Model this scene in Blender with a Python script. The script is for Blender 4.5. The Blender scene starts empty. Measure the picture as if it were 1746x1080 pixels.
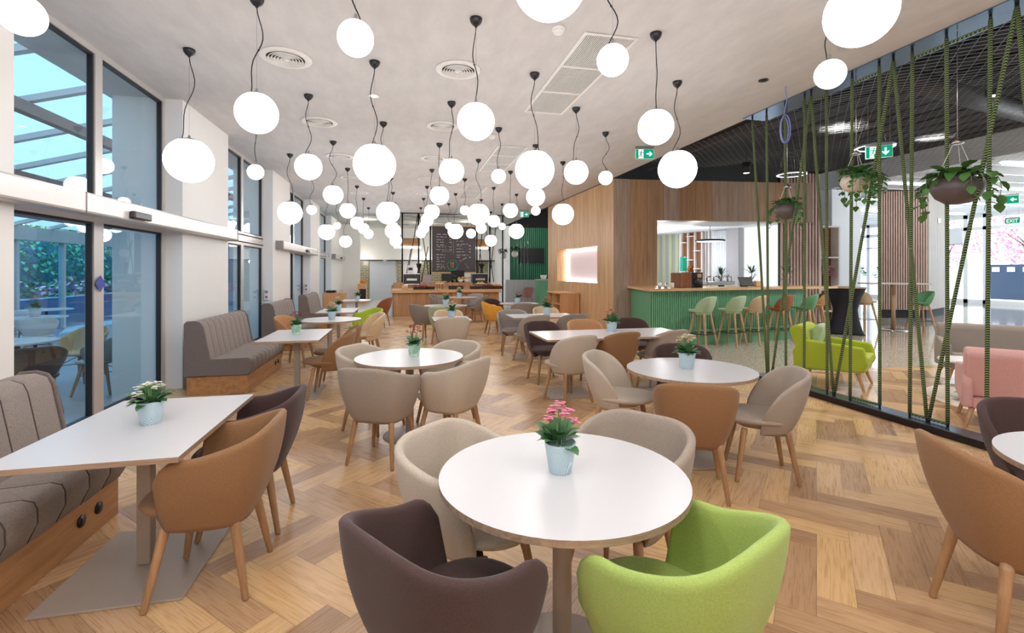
import bpy, math, random
from mathutils import Vector, Matrix
RND = random.Random(7)
PI = math.pi
S = bpy.context.scene
COL = S.collection

# ------------------------------------------------------------------ node / material helpers
MATS = {}
def srgb(h):
    h = h.lstrip('#'); out = []
    for i in (0, 2, 4):
        v = int(h[i:i+2], 16)/255
        out.append(v/12.92 if v <= .04045 else ((v+.055)/1.055)**2.4)
    return tuple(out)
class NT:
    def __init__(s, m):
        m.use_nodes = True; s.t = m.node_tree; s.t.nodes.clear()
        s.out = s.t.nodes.new('ShaderNodeOutputMaterial')
    def n(s, typ, ins=None, **kw):
        nd = s.t.nodes.new(typ)
        for k, v in kw.items(): setattr(nd, k, v)
        for k, v in (ins or {}).items(): s.set(nd.inputs[k], v)
        return nd
    def set(s, sock, v):
        if hasattr(v, 'is_output'): s.t.links.new(v, sock)
        elif isinstance(v, tuple) and len(v) == 3 and sock.type == 'RGBA': sock.default_value = (*v, 1)
        else: sock.default_value = v
    def m(s, op, a, b=0.0, c=0.0):
        nd = s.t.nodes.new('ShaderNodeMath'); nd.operation = op
        for i, v in enumerate((a, b, c)): s.set(nd.inputs[i], v)
        return nd.outputs[0]
    def mix(s, f, a, b, bt='MIX'):
        nd = s.t.nodes.new('ShaderNodeMix'); nd.data_type = 'RGBA'; nd.blend_type = bt
        s.set(nd.inputs[0], f); s.set(nd.inputs[6], a); s.set(nd.inputs[7], b)
        return nd.outputs[2]
    def ramp(s, f, stops):
        nd = s.t.nodes.new('ShaderNodeValToRGB'); e = nd.color_ramp.elements
        while len(e) < len(stops): e.new(.5)
        for el, (p, c) in zip(e, stops): el.position = p; el.color = (*c, 1) if len(c) == 3 else c
        s.set(nd.inputs[0], f); return nd.outputs[0]
    def obj(s): return s.n('ShaderNodeTexCoord').outputs['Object']
    def mapped(s, scale, rot=(0,0,0)):
        return s.n('ShaderNodeMapping', {'Vector': s.obj(), 'Scale': scale, 'Rotation': rot}).outputs[0]
    def noise(s, vec, scale, detail=3.0, rough=.5):
        return s.n('ShaderNodeTexNoise', {'Vector': vec, 'Scale': scale, 'Detail': detail, 'Roughness': rough}).outputs[0]
    def bump(s, h, strength=.2, dist=.01):
        return s.n('ShaderNodeBump', {'Height': h, 'Strength': strength, 'Distance': dist}).outputs[0]
    def bsdf(s, **k):
        b = s.n('ShaderNodeBsdfPrincipled')
        for a, v in k.items(): s.set(b.inputs[a.replace('_', ' ')], v)
        s.t.links.new(b.outputs[0], s.out.inputs[0]); return b
def newmat(name):
    m = bpy.data.materials.new(name); MATS[name] = m; return m, NT(m)
def plain(name, col, rough=.5, metal=0.0, var=.06, scale=30, bump=0.0, **k):
    m, t = newmat(name)
    col = srgb(col) if isinstance(col, str) else col
    nz = t.noise(t.obj(), scale)
    c = t.mix(nz, tuple(x*(1-var) for x in col), tuple(min(1, x*(1+var)) for x in col))
    kw = dict(Base_Color=c, Roughness=rough, Metallic=metal)
    if bump: kw['Normal'] = t.bump(nz, bump, .004)
    kw.update(k); t.bsdf(**kw); return m
def fabric(name, col, melange=.13, scale=620):
    m, t = newmat(name); col = srgb(col)
    a = t.noise(t.mapped((1, 1, .22)), scale, 2); b = t.noise(t.mapped((.22, .22, 1)), scale, 2)
    w = t.m('MULTIPLY', t.m('ADD', a, b), .5)
    c = t.ramp(w, [(.32, tuple(x*(1-melange*1.6) for x in col)), (.5, col), (.68, tuple(min(1, x*(1+melange*1.6)) for x in col))])
    t.bsdf(Base_Color=c, Roughness=.92, Sheen_Weight=.12, Sheen_Roughness=.5, Specular_IOR_Level=.2, Normal=t.bump(w, .22, .003)); return m
def wood(name, c1, c2, axis='z', rough=.45, scale=14, stretch=.07):
    m, t = newmat(name); sc = {'x': (stretch, 1, 1), 'y': (1, stretch, 1), 'z': (1, 1, stretch)}[axis]
    v = t.mapped(sc); n1 = t.noise(v, scale, 5, .6); n2 = t.noise(v, scale*6, 3)
    f = t.m('ADD', t.m('MULTIPLY', n1, .7), t.m('MULTIPLY', n2, .3))
    c = t.ramp(f, [(.33, srgb(c1)), (.62, srgb(c2))])
    t.bsdf(Base_Color=c, Roughness=rough, Specular_IOR_Level=.35, Normal=t.bump(f, .08, .003)); return m
def emit(name, col, st):
    m, t = newmat(name)
    e = t.n('ShaderNodeEmission', {'Color': (*col, 1), 'Strength': st}); t.t.links.new(e.outputs[0], t.out.inputs[0]); return m
def glass(name, tint=(.93, .97, .97), refl=1.0, ior=1.5):
    m, t = newmat(name)
    fc = t.n('ShaderNodeLayerWeight', {'Blend': .5}).outputs['Facing']; f0 = ((ior-1)/(ior+1))**2
    fr = t.m('MULTIPLY_ADD', t.m('POWER', fc, 5.0), 1-f0, f0)
    tr = t.n('ShaderNodeBsdfTransparent', {'Color': (*tint, 1)}); gl = t.n('ShaderNodeBsdfGlossy', {'Roughness': .0, 'Color': (1, 1, 1, 1)})
    mx = t.n('ShaderNodeMixShader', {0: t.m('MULTIPLY', fr, refl), 1: tr.outputs[0], 2: gl.outputs[0]})
    t.t.links.new(mx.outputs[0], t.out.inputs[0]); return m
def M(n): return MATS[n]

# ------------------------------------------------------------------ mesh helper
class MB:
    def __init__(s): s.v = []; s.f = []; s.mi = []; s.sm = []
    def add(s, vs, fs, mi=0, sm=False):
        o = len(s.v); s.v += [tuple(p) for p in vs]
        for f in fs: s.f.append(tuple(i+o for i in f)); s.mi.append(mi); s.sm.append(sm)
        return s
    def box(s, x0, x1, y0, y1, z0, z1, mi=0):
        x0, x1 = sorted((x0, x1)); y0, y1 = sorted((y0, y1)); z0, z1 = sorted((z0, z1))
        return s.add([(x0,y0,z0),(x1,y0,z0),(x1,y1,z0),(x0,y1,z0),(x0,y0,z1),(x1,y0,z1),(x1,y1,z1),(x0,y1,z1)],
            [(0,3,2,1),(4,5,6,7),(0,1,5,4),(1,2,6,5),(2,3,7,6),(3,0,4,7)], mi)
    def obox(s, c, size, rot=0.0, mi=0, mat=None):
        R = mat if mat is not None else Matrix.Rotation(rot, 3, 'Z'); hx, hy, hz = (q/2 for q in size); c = Vector(c)
        vs = [c+R@Vector((x*hx, y*hy, z*hz)) for z in (-1,1) for x, y in ((-1,-1),(1,-1),(1,1),(-1,1))]
        return s.add(vs, [(0,3,2,1),(4,5,6,7),(0,1,5,4),(1,2,6,5),(2,3,7,6),(3,0,4,7)], mi)
    def prism(s, poly, z0, z1, mi=0, side=None):
        n = len(poly); side = mi if side is None else side
        s.add([(x, y, z0) for x, y in poly]+[(x, y, z1) for x, y in poly], [tuple(range(n))[::-1], tuple(range(n, 2*n))], mi)
        s.add([(x, y, z0) for x, y in poly]+[(x, y, z1) for x, y in poly], [(i, (i+1) % n, n+(i+1) % n, n+i) for i in range(n)], side); return s
    def loft(s, rings, mi=0, caps=(True, True), sm=True, close=True):
        n = len(rings[0]); vs = [p for r in rings for p in r]; fs = []
        for k in range(len(rings)-1):
            for i in range(n if close else n-1):
                j = (i+1) % n; fs.append((k*n+i, k*n+j, (k+1)*n+j, (k+1)*n+i))
        if caps[0]: fs.append(tuple(range(n))[::-1])
        if caps[1]: fs.append(tuple(range((len(rings)-1)*n, len(rings)*n)))
        return s.add(vs, fs, mi, sm)
    def lathe(s, prof, c=(0,0,0), seg=24, mi=0, caps=(True, True), sm=True, sy=1.0):
        rings = [[(c[0]+r*math.cos(2*PI*i/seg), c[1]+sy*r*math.sin(2*PI*i/seg), c[2]+z) for i in range(seg)] for r, z in prof]
        return s.loft(rings, mi, caps, sm)
    def tube(s, pts, rad, seg=8, mi=0, caps=(True, True)):
        pts = [Vector(p) for p in pts]; n = len(pts); rad = rad if isinstance(rad, (list, tuple)) else [rad]*n; rings = []; u = None
        for i, p in enumerate(pts):
            d = (pts[min(i+1, n-1)]-pts[max(i-1, 0)]); d.normalize()
            if u is None: u = d.orthogonal().normalized()
            u = (u-d*u.dot(d)); u = u.normalized() if u.length > 1e-6 else d.orthogonal().normalized(); w = d.cross(u)
            rings.append([p+(u*math.cos(2*PI*k/seg)+w*math.sin(2*PI*k/seg))*rad[i] for k in range(seg)])
        return s.loft(rings, mi, caps)
    def sphere(s, c, r, seg=24, rings=14, mi=0, sz=1.0):
        prof = [(max(1e-4, r*math.sin(PI*k/rings)), -r*sz*math.cos(PI*k/rings)) for k in range(rings+1)]
        return s.lathe(prof, c, seg, mi, (False, False))
    def leaf(s, base, d, L, W, up=Vector((0, 0, 1)), curl=.2, mi=0):
        d = Vector(d).normalized(); side = d.cross(up); side = side.normalized() if side.length > 1e-4 else Vector((1, 0, 0)); nn = side.cross(d); b = Vector(base)
        vs = [b]
        for t, w in ((.25, .8), (.55, 1.0), (.82, .62)):
            mid = b+d*L*t-nn*(curl*L*t*t)
            vs += [mid-side*W*w/2+nn*W*.12, mid-nn*0.0, mid+side*W*w/2+nn*W*.12]
        vs.append(b+d*L-nn*curl*L)
        fs = [(0,2,1),(0,3,2),(1,2,5,4),(2,3,6,5),(4,5,8,7),(5,6,9,8),(7,8,10),(8,9,10)]
        return s.add(vs, fs, mi, True)
    def build(s, name, mats, parent=None, loc=None, rz=0.0, bevel=0.0, seg=2):
        me = bpy.data.meshes.new(name); me.from_pydata(s.v, [], s.f)
        mats = mats if isinstance(mats, (list, tuple)) else [mats]
        for m in mats: me.materials.append(M(m) if isinstance(m, str) else m)
        me.polygons.foreach_set('material_index', s.mi); me.polygons.foreach_set('use_smooth', s.sm); me.update()
        o = bpy.data.objects.new(name, me); COL.objects.link(o)
        if parent: o.parent = parent
        if loc is not None: o.location = loc
        o.rotation_euler = (0, 0, rz)
        if bevel:
            b = o.modifiers.new('bevel', 'BEVEL'); b.width = bevel; b.segments = seg; b.limit_method = 'ANGLE'; b.harden_normals = False
        return o
def tag(o, label, cat, group=None, kind=None):
    o['label'] = label; o['category'] = cat
    if group: o['group'] = group
    if kind: o['kind'] = kind
    return o
def empty(name, loc, rz=0.0, label=None, cat=None, group=None):
    o = bpy.data.objects.new(name, None); COL.objects.link(o); o.location = loc; o.rotation_euler = (0, 0, rz); o.empty_display_size = .1
    if label: tag(o, label, cat, group)
    return o
KIDS = {}
def dup(root, loc, rz=0.0, label=None, group=None, cat=None):
    kids = {}
    for o in COL.objects:
        if o.parent: kids.setdefault(o.parent, []).append(o)
    def rec(o, par):
        c = o.copy(); COL.objects.link(c)
        if par: c.parent = par
        for k in kids.get(o, []): rec(k, c)
        return c
    r = rec(root, None); r.location = loc; r.rotation_euler = (0, 0, rz)
    if label: r['label'] = label
    if group: r['group'] = group
    if cat: r['category'] = cat
    return r
def struct(name, mb, mat, bevel=0.0, parent=None, loc=None, rz=0.0):
    o = mb.build(name, mat, parent, loc, rz, bevel)
    if parent is None: o['kind'] = 'structure'
    return o
def face(fx, fy): return math.atan2(-fx, fy)

# ------------------------------------------------------------------ camera (17 mm shift lens, level, 1.55 m high)
TH = math.atan(187/824)
cam = bpy.data.cameras.new('camera'); camo = bpy.data.objects.new('camera', cam); COL.objects.link(camo)
camo.location = (0, 0, 1.55); camo.rotation_euler = (PI/2, 0, -TH)
cam.sensor_fit = 'HORIZONTAL'; cam.sensor_width = 36; cam.lens = 36*824/1746; cam.shift_y = -78/1746; cam.clip_start = .05; cam.clip_end = 300
S.camera = camo

# ------------------------------------------------------------------ materials
plain('plaster_white', '#e6e1dc', .8, var=.02, scale=3)
plain('wall_white', '#e8e6e4', .75, var=.02, scale=4)
m, t = newmat('ceiling_plaster')
v = t.mapped((1, .35, 1)); n = t.noise(v, 5, 6, .65)
t.bsdf(Base_Color=t.ramp(n, [(.35, srgb('#c5c2c2')), (.65, srgb('#d0cdcc'))]), Roughness=.8, Normal=t.bump(n, .12, .02))
plain('grey_ceiling', '#b9bcb8', .8, var=.03)
plain('alu', '#cdc8c6', .35, .35, var=.03)
plain('alu_dark', '#8d8786', .4, .5)
plain('gasket', '#1d1c1e', .5)
plain('steel_sky_tint', '#6d8aa8', .22, .9, var=.1, scale=6)  # plain steel; the sky's blue reflection is put into its base colour
plain('dark_steel', '#2b2524', .35, .6)
plain('black_plastic', '#17161a', .35)
plain('black_matte', '#191719', .7)
plain('dark_ceiling', '#17161a', .85, var=.1)
plain('dark_slab', '#201f23', .8, var=.1)
plain('duct', '#2b2828', .6, .2)
plain('white_plastic', '#e9e7e4', .4)
plain('white_metal', '#dedbd8', .4)
plain('table_white', '#c9c8ca', .28, var=.015, scale=8, Specular_IOR_Level=.5)
wood('table_edge', '#8a6f5c', '#b1957c', 'x', .5, 60, .05)
plain('taupe_metal', '#a89a8d', .45, .15, var=.03)
plain('globe_cap', '#b5b2b0', .35, .6)
emit('globe_glow', (1.0, .985, .975), 8.0)
emit('led_white', (1.0, .95, .88), 5.0)
emit('led_niche', (1.0, .94, .95), 6.0); emit('led_cool', (.86, .94, 1.0), 4.0)
wood('oak_leg', '#8f6a4a', '#b58e69', 'z', .42, 22, .06)
wood('oak_leg_light', '#a87d58', '#c9a07a', 'z', .42, 22, .06)
wood('oak_panel', '#9b6b41', '#bd8c5e', 'y', .4, 18, .06)
wood('oak_counter', '#a06f45', '#c99a69', 'x', .35, 14, .05)
wood('oak_top', '#bd8f60', '#d8b080', 'x', .3, 14, .05)
wood('oak_cabinet', '#bd8a5c', '#d2a275', 'z', .4, 16, .05)
wood('shelf_brown', '#6e452c', '#8a5a3a', 'z', .5, 12, .08)
FAB = {'brown': '#8f6a49', 'dark': '#4a3835', 'beige': '#bbae9e', 'greige': '#9f9184', 'green': '#9fb35f', 'lime': '#a9b838', 'yellow': '#e2a23c',
    'sage': '#a9b191', 'mint': '#a9bd98', 'forest': '#5f9267', 'rust': '#94583a', 'cream': '#d3b895', 'pink': '#dcaaa5', 'taupe': '#8d8178', 'grey': '#9b918a', 'oldrose': '#a4766f', 'tan': '#b98a62'}
for k, h in FAB.items(): fabric('fabric_'+k, h)
fabric('banquette', '#8d827c', .2, 420)
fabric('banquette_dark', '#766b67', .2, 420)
plain('seam_dark', '#5a514d', .95); plain('black_cloth', '#14141c', .85)
plain('green_paint', '#6ba57d', .5, var=.05)
plain('green_dark', '#2f7a5b', .55, var=.06)
plain('green_shade', '#2b5a40', .6)
glass('pane_clear', (.9, .96, .97), 1.0, 1.55)
glass('pane_blue', (.5, .8, 1.0), 1.0, 1.45); glass('pane_right', (.97, .99, 1.0), .6, 1.45)
m, t = newmat('roof_glass')
tr = t.n('ShaderNodeBsdfTranslucent', {'Color': (*srgb('#7795ab'), 1)}); t2 = t.n('ShaderNodeBsdfTransparent', {'Color': (.045, .075, .11, 1)})
mx = t.n('ShaderNodeMixShader', {0: .4, 1: tr.outputs[0], 2: t2.outputs[0]}); t.t.links.new(mx.outputs[0], t.out.inputs[0])
plain('pergola_white', '#c9c4c0', .5); plain('pergola_brown', '#6a5854', .6)
plain('terrace_floor', '#9aa0a6', .35, var=.06, scale=6)
plain('white_shell', '#d8d4cf', .4); plain('brown_shell', '#4a3a32', .45); plain('tan_shell', '#c2a27c', .45); plain('taupe_shell', '#9c9184', .45)
plain('leaf_a', '#4d7a3c', .5, var=.35, scale=18); plain('leaf_b', '#2f6138', .5, var=.35, scale=18); plain('leaf_succ', '#4a7a48', .38, var=.3, scale=30, Specular_IOR_Level=.5)
plain('leaf_dark', '#1f4a3a', .5, var=.4, scale=14); plain('leaf_lime', '#86b52e', .5, var=.25, scale=18); plain('leaf_hedge_lit', '#7db27c', .5, var=.35, scale=14); plain('stem_green', '#5f8a45', .6)  # hedge leaves are a paler copy, lightened to look lit
for k, h in {'white': '#f0eedd', 'pink': '#e88aa6', 'magenta': '#b0284f', 'coral': '#d98570', 'red': '#a82440', 'cream': '#e4e3b4', 'blossom': '#e59aae'}.items(): plain('petal_'+k, h, .6, var=.15, scale=60)
plain('soil', '#3a2a20', .9)
plain('planter_dark', '#5a4f50', .5, var=.08); plain('planter_beige', '#d9cabb', .55, var=.05); plain('planter_white', '#d6d3cf', .5)
m, t = newmat('pot_blue')
w = t.n('ShaderNodeTexWave', {'Vector': t.obj(), 'Scale': 48.0, 'Distortion': 14.0, 'Detail': 1.0, 'Detail Scale': .35}).outputs['Fac'] if False else None
vo = t.n('ShaderNodeTexVoronoi', {'Vector': t.obj(), 'Scale': 22.0}); vc = t.n('ShaderNodeSeparateColor', {0: vo.outputs['Color']})
ang = t.m('MULTIPLY', vc.outputs[0], 6.28); sep = t.n('ShaderNodeSeparateXYZ', {0: t.obj()})
hor = t.m('ADD', sep.outputs[0], sep.outputs[1])
ph = t.m('ADD', t.m('MULTIPLY', hor, t.m('COSINE', ang)), t.m('MULTIPLY', sep.outputs[2], t.m('SINE', ang)))
ln = t.m('SINE', t.m('MULTIPLY', ph, 900.0))
t.bsdf(Base_Color=t.ramp(t.m('MULTIPLY_ADD', ln, .5, .5), [(.55, srgb('#a3bfcb')), (.8, srgb('#d3e0e2'))]), Roughness=.45)
m, t = newmat('pot_leafy')
vo = t.n('ShaderNodeTexVoronoi', {'Vector': t.mapped((1, 1, .6), (0, .6, 0)), 'Scale': 26.0}); vc = t.n('ShaderNodeSeparateColor', {0: vo.outputs['Color']})
t.bsdf(Base_Color=t.ramp(vc.outputs[0], [(.3, srgb('#d9e6dc')), (.55, srgb('#9cc4ab')), (.8, srgb('#6fa886'))]), Roughness=.4)
# rope: two-tone twisted cord
m, t = newmat('rope')
w = t.n('ShaderNodeTexWave', {'Vector': t.mapped((.6, .6, 1)), 'Scale': 30.0, 'Distortion': 0.0}, bands_direction='DIAGONAL').outputs['Fac']
t.bsdf(Base_Color=t.ramp(w, [(.3, srgb('#1c2419')), (.6, srgb('#536740')), (.88, srgb('#84945a'))]), Roughness=.85, Normal=t.bump(w, .5, .004))
# herringbone oak floor
def herring(name, tint=1.0, rough=.3):
    m, t = newmat(name)
    mp = t.n('ShaderNodeMapping', {'Vector': t.obj(), 'Rotation': (0, 0, PI/4), 'Scale': (1/.16, 1/.16, 1)}).outputs[0]
    sp = t.n('ShaderNodeSeparateXYZ', {0: mp}); x, y = sp.outputs[0], sp.outputs[1]; K = 4.0
    i, j = t.m('FLOOR', x), t.m('FLOOR', y); fx, fy = t.m('SUBTRACT', x, i), t.m('SUBTRACT', y, j)
    n = t.m('FLOORED_MODULO', t.m('SUBTRACT', i, j), 2*K); H = t.m('LESS_THAN', n, K-.5); V = t.m('SUBTRACT', 1.0, H)
    nv = t.m('SUBTRACT', 2*K-1, n)
    def sel(a, b): return t.m('ADD', t.m('MULTIPLY', H, a), t.m('MULTIPLY', V, b))
    along = sel(t.m('ADD', n, fx), t.m('ADD', nv, fy)); acr = sel(fy, fx)
    idx = sel(t.m('SUBTRACT', i, n), i); idy = sel(j, t.m('SUBTRACT', j, nv))
    cid = t.n('ShaderNodeCombineXYZ', {0: idx, 1: idy, 2: t.m('MULTIPLY', H, 3.3)}).outputs[0]
    wn = t.n('ShaderNodeTexWhiteNoise', {'Vector': cid}, noise_dimensions='3D'); rnd = wn.outputs['Value']
    g = t.n('ShaderNodeCombineXYZ', {0: t.m('MULTIPLY', along, .06), 1: t.m('MULTIPLY', acr, 1.0), 2: t.m('MULTIPLY', rnd, 57.0)}).outputs[0]
    n1 = t.noise(g, 2.4, 2, .5); rings = t.m('SINE', t.m('MULTIPLY', n1, 46.0))
    n2 = t.noise(t.n('ShaderNodeMapping', {'Vector': g, 'Scale': (.5, 1, 1)}).outputs[0], 34, 3, .55)
    gr = t.m('ADD', t.m('MULTIPLY', t.m('MULTIPLY_ADD', rings, .5, .5), .13), t.m('MULTIPLY', n2, .87))
    base = t.ramp(gr, [(.25, srgb('#c2a17b')), (.52, srgb('#d6b891')), (.78, srgb('#e0c7a2'))])
    tone = t.ramp(rnd, [(0.0, srgb('#c6b4aa')), (.3, srgb('#e2d3c8')), (.6, srgb('#fff4e6')), (1.0, srgb('#fff0d2'))])
    c = t.mix(1.0, base, tone, 'MULTIPLY')
    e1 = t.m('MINIMUM', acr, t.m('SUBTRACT', 1.0, acr)); e2 = t.m('MINIMUM', along, t.m('SUBTRACT', K, along)); ed = t.m('MINIMUM', e1, e2)
    gap = t.m('LESS_THAN', ed, .011)
    c = t.mix(t.m('MULTIPLY', gap, .6), c, srgb('#5a3d28'))
    hgt = t.m('SUBTRACT', t.m('MULTIPLY', gr, .25), t.m('MULTIPLY', gap, 1.0))
    t.bsdf(Base_Color=c, Roughness=t.m('MULTIPLY_ADD', gr, .08, rough), Specular_IOR_Level=.5, Normal=t.bump(hgt, .12, .003)); return m
herring('herringbone', 1, .24); herring('herringbone_gloss', 1, .08)
m, t = newmat('terrazzo')
vo = t.n('ShaderNodeTexVoronoi', {'Vector': t.obj(), 'Scale': 75.0}); vc = t.n('ShaderNodeSeparateColor', {0: vo.outputs['Color']})
c = t.ramp(vc.outputs[0], [(0, srgb('#7b756c')), (.25, srgb('#b0a695')), (.5, srgb('#c9bfae')), (.75, srgb('#9a9284')), (1, srgb('#dad2c4'))])
t.bsdf(Base_Color=c, Roughness=.07, Specular_IOR_Level=.7)
plain('kitchen_floor', '#c3c6c6', .3, var=.03)
# brown-grey veneer panels (bar front) : random tone per panel along local x
def panels(name, cols, width, axis, grain='z', rough=.4, seam=.006):
    m, t = newmat(name); sp = t.n('ShaderNodeSeparateXYZ', {0: t.obj()})
    q = t.m('MULTIPLY', sp.outputs[{'x': 0, 'y': 1, 'z': 2}[axis]], 1/width); i = t.m('FLOOR', q); f = t.m('SUBTRACT', q, i)
    wn = t.n('ShaderNodeTexWhiteNoise', {'W': t.m('ADD', i, 3.7)}, noise_dimensions='1D').outputs['Value']
    st = {'x': (.06, 1, 1), 'y': (1, .06, 1), 'z': (1, 1, .06)}[grain]
    v = t.n('ShaderNodeMapping', {'Vector': t.obj(), 'Scale': st}).outputs[0]
    off = t.n('ShaderNodeVectorMath', {0: v, 1: t.n('ShaderNodeCombineXYZ', {0: t.m('MULTIPLY', wn, 31.0), 2: t.m('MULTIPLY', wn, 17.0)}).outputs[0]}).outputs[0]
    n1 = t.noise(off, 16, 6, .65); base = t.ramp(wn, [(k/(len(cols)-1), srgb(c)) for k, c in enumerate(cols)])
    c = t.mix(1.0, base, t.ramp(n1, [(.32, (.66, .62, .6)), (.6, (1, 1, 1))]), 'MULTIPLY')
    gap = t.m('LESS_THAN', t.m('MINIMUM', f, t.m('SUBTRACT', 1.0, f)), seam/width)
    c = t.mix(t.m('MULTIPLY', gap, .45), c, srgb('#4a3424'))
    t.bsdf(Base_Color=c, Roughness=rough, Specular_IOR_Level=.35, Normal=t.bump(t.m('SUBTRACT', n1, gap), .1, .004)); return m
panels('veneer_front', ['#a88260', '#b58f6c', '#aa9585', '#b6a08f', '#ae8762'], .42, 'x')
panels('veneer_side_lit', ['#cba377', '#d8b186', '#d0a87c', '#d5ae84'], .3, 'y')  # side oak made paler to carry the globes' light on that face
panels('counter_planks', ['#bd8f66', '#c89b72', '#b3855c', '#c09468'], .22, 'x')
# olive tiles
m, t = newmat('olive_tile')
br = t.n('ShaderNodeTexBrick', {'Vector': t.n('ShaderNodeMapping', {'Vector': t.obj(), 'Rotation': (PI/2, 0, 0)}).outputs[0], 'Color1': (*srgb('#6f6a4e'), 1), 'Color2': (*srgb('#827c5e'), 1), 'Mortar': (*srgb('#c9c6ae'), 1), 'Scale': 1.0, 'Mortar Size': .008, 'Brick Width': .28, 'Row Height': .095})
t.bsdf(Base_Color=br.outputs[0], Roughness=.25)
plain('door_pale', '#bcc2cc', .5, var=.02); plain('curtain_bright', '#e9eef2', .9); plain('grey_pillar', '#a8a8ac', .7); plain('cool_white', '#e9edf2', .6, var=.015)
plain('chalkboard', '#4d4649', .75, var=.12, scale=5); plain('chalk', '#d8d4d2', .9); plain('chalk_green', '#2f9a76', .9); plain('chalk_blue', '#7fa6b8', .9)
plain('sign_green', '#0b9a72', .5); plain('sign_white', '#f2f5f2', .5)
emit('sign_glow_green', srgb('#0ea37c'), .9); emit('sign_glow_white', (.95, 1, .98), 1.2)
plain('slat_brown', '#c4a797', .5); plain('slat_back', '#1a1518', .7); plain('slat_light', '#dcd6d0', .5)
plain('ext_white', '#e8e9ec', .8); plain('ext_ground', '#b9bcc0', .8); plain('ext_bin', '#1e3048', .6); plain('trunk', '#5a4640', .8)
plain('fence_blue', '#7d94ad', .7); plain('parasol', '#cfd6dc', .8)
plain('red_dot', '#b8383a', .5); plain('screen', '#0c0a0d', .5); plain('steel', '#b9b5b0', .25, .9); plain('chrome', '#c9c9c9', .15, 1.0)
plain('food_tan', '#d9a25e', .7, var=.3, scale=40); plain('food_red', '#8d2f33', .7, var=.3, scale=40); plain('food_orange', '#e08a30', .7, var=.3, scale=40); plain('basket', '#3a2820', .8)
plain('teal', '#1fae98', .5); plain('pale_green', '#b9c3a0', .6); plain('ceramic', '#e6e2dc', .3); plain('rug', '#d9cbbd', .95, var=.08); plain('rug_grey', '#7f7a7c', .95)
plain('net_wire', '#8a8a8c', .5); plain('blue_cable', '#7d86c4', .5); plain('sky_blue_sign', '#3a49a0', .4)
plain('lamp_ring', '#8f979e', .3, .6); plain('vent_dark', '#3a3634', .7)
m, t = newmat('niche_panel')
e = t.n('ShaderNodeBsdfPrincipled', {'Base Color': (*srgb('#efe3e8'), 1), 'Roughness': .7}); t.t.links.new(e.outputs[0], t.out.inputs[0])

# ------------------------------------------------------------------ shell of the building
HC = 3.8
XW, XP, XO = -3.06, -2.82, -3.62          # window plane, pillar face, outer face
struct('floor', MB().box(-3.1, 5.0, -4, 17.2, -.2, 0), 'herringbone'); struct('floor_lounge', MB().box(5.0, 9.2, -4, 6.2, -.2, 0), 'herringbone_gloss')
tz = MB().box(5.0, 27.5, 6.2, 26, -.2, 0).box(9.2, 27.5, -4, 6.2, -.2, 0)
struct('terrazzo_floor', tz, 'terrazzo')
struct('kitchen_floor', MB().box(-3.1, 5.0, 17.2, 28, -.2, 0), 'kitchen_floor')
struct('ceiling', MB().box(-3.7, 4.98, -4, 19.5, HC, HC+.25), 'ceiling_plaster')
struct('kitchen_ceiling', MB().box(-3.7, 4.98, 19.5, 28, HC, HC+.25), 'grey_ceiling')
struct('dark_ceiling', MB().box(4.98, 13.5, -4, 26, 4.75, 4.9), 'dark_ceiling')
b = MB()
for k in range(14): b.box(6.1+k*.52, 6.5+k*.52, .4, 9.6, 4.71, 4.75)
struct('ceiling_slab', b, 'dark_slab')
struct('ceiling_fascia', MB().box(4.98, 5.02, 6.0, 26, HC, 4.75), 'dark_ceiling')
lob = MB().box(13.5, 27.2, -4, 26, 4.22, 4.4)
for k in range(34): lob.box(13.5, 27.2, -3.6+k*.85, -3.5+k*.85, 4.2, 4.22)
struct('lobby_ceiling', lob, 'cool_white'); struct('ceiling_fascia_far', MB().box(13.44, 13.5, -4, 26, 4.2, 4.9), 'cool_white')
b = MB()
for y in (3.2, 6.0, 8.8, 11.6, 14.4, 17.2): b.box(14.3, 25.5, y, y+.12, 4.17, 4.195)
lo = b.build('linear_ceiling_lights', 'led_cool'); tag(lo, 'thin white light lines set in the pale lobby ceiling', 'ceiling light')
# left wall : pillars and openings, pitch 4.54 m
openings = [(-.21, 2.62), (4.33, 7.16), (8.87, 11.70), (13.41, 16.24), (17.95, 20.78)]
edges = [-4] + [e for o in openings for e in o] + [28]
w = MB()
for k in range(0, len(edges), 2): w.box(XO, XP, edges[k], edges[k+1], -.2, HC)
struct('wall_left', w, 'wall_white')
struct('wall_behind', MB().box(-3.7, 27.5, -4.3, -4, -.2, 4.8), 'wall_white')

def frame_bars(mb, y0, y1, z0, z1, x, w=.06, d=.08):
    mb.box(x-d/2, x+d/2, y0, y0+w, z0, z1); mb.box(x-d/2, x+d/2, y1-w, y1, z0, z1); mb.box(x-d/2, x+d/2, y0+w, y1-w, z0, z0+w); mb.box(x-d/2, x+d/2, y0+w, y1-w, z1-w, z1)
def glazed(name, y0, y1, z0, z1, x, leaves, w=.06):
    fr = MB(); gs = MB(); n = len(leaves)
    root = bpy.data.objects.new(name, None); COL.objects.link(root); root['kind'] = 'structure'
    for (a, c) in leaves:
        frame_bars(fr, a, c, z0, z1, x, w); frame_bars(gs, a+w-.006, c-w+.006, z0+w-.006, z1-w+.006, x, .028, .05)
    fr.build('frame', 'alu', root); gs.build('gasket', 'gasket', root)
    for (a, c) in leaves:
        MB().box(x-.004, x+.004, a+w+.012, c-w-.012, z0+w+.012, z1-w-.012).build('pane', 'pane_clear', root)
    return root
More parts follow.
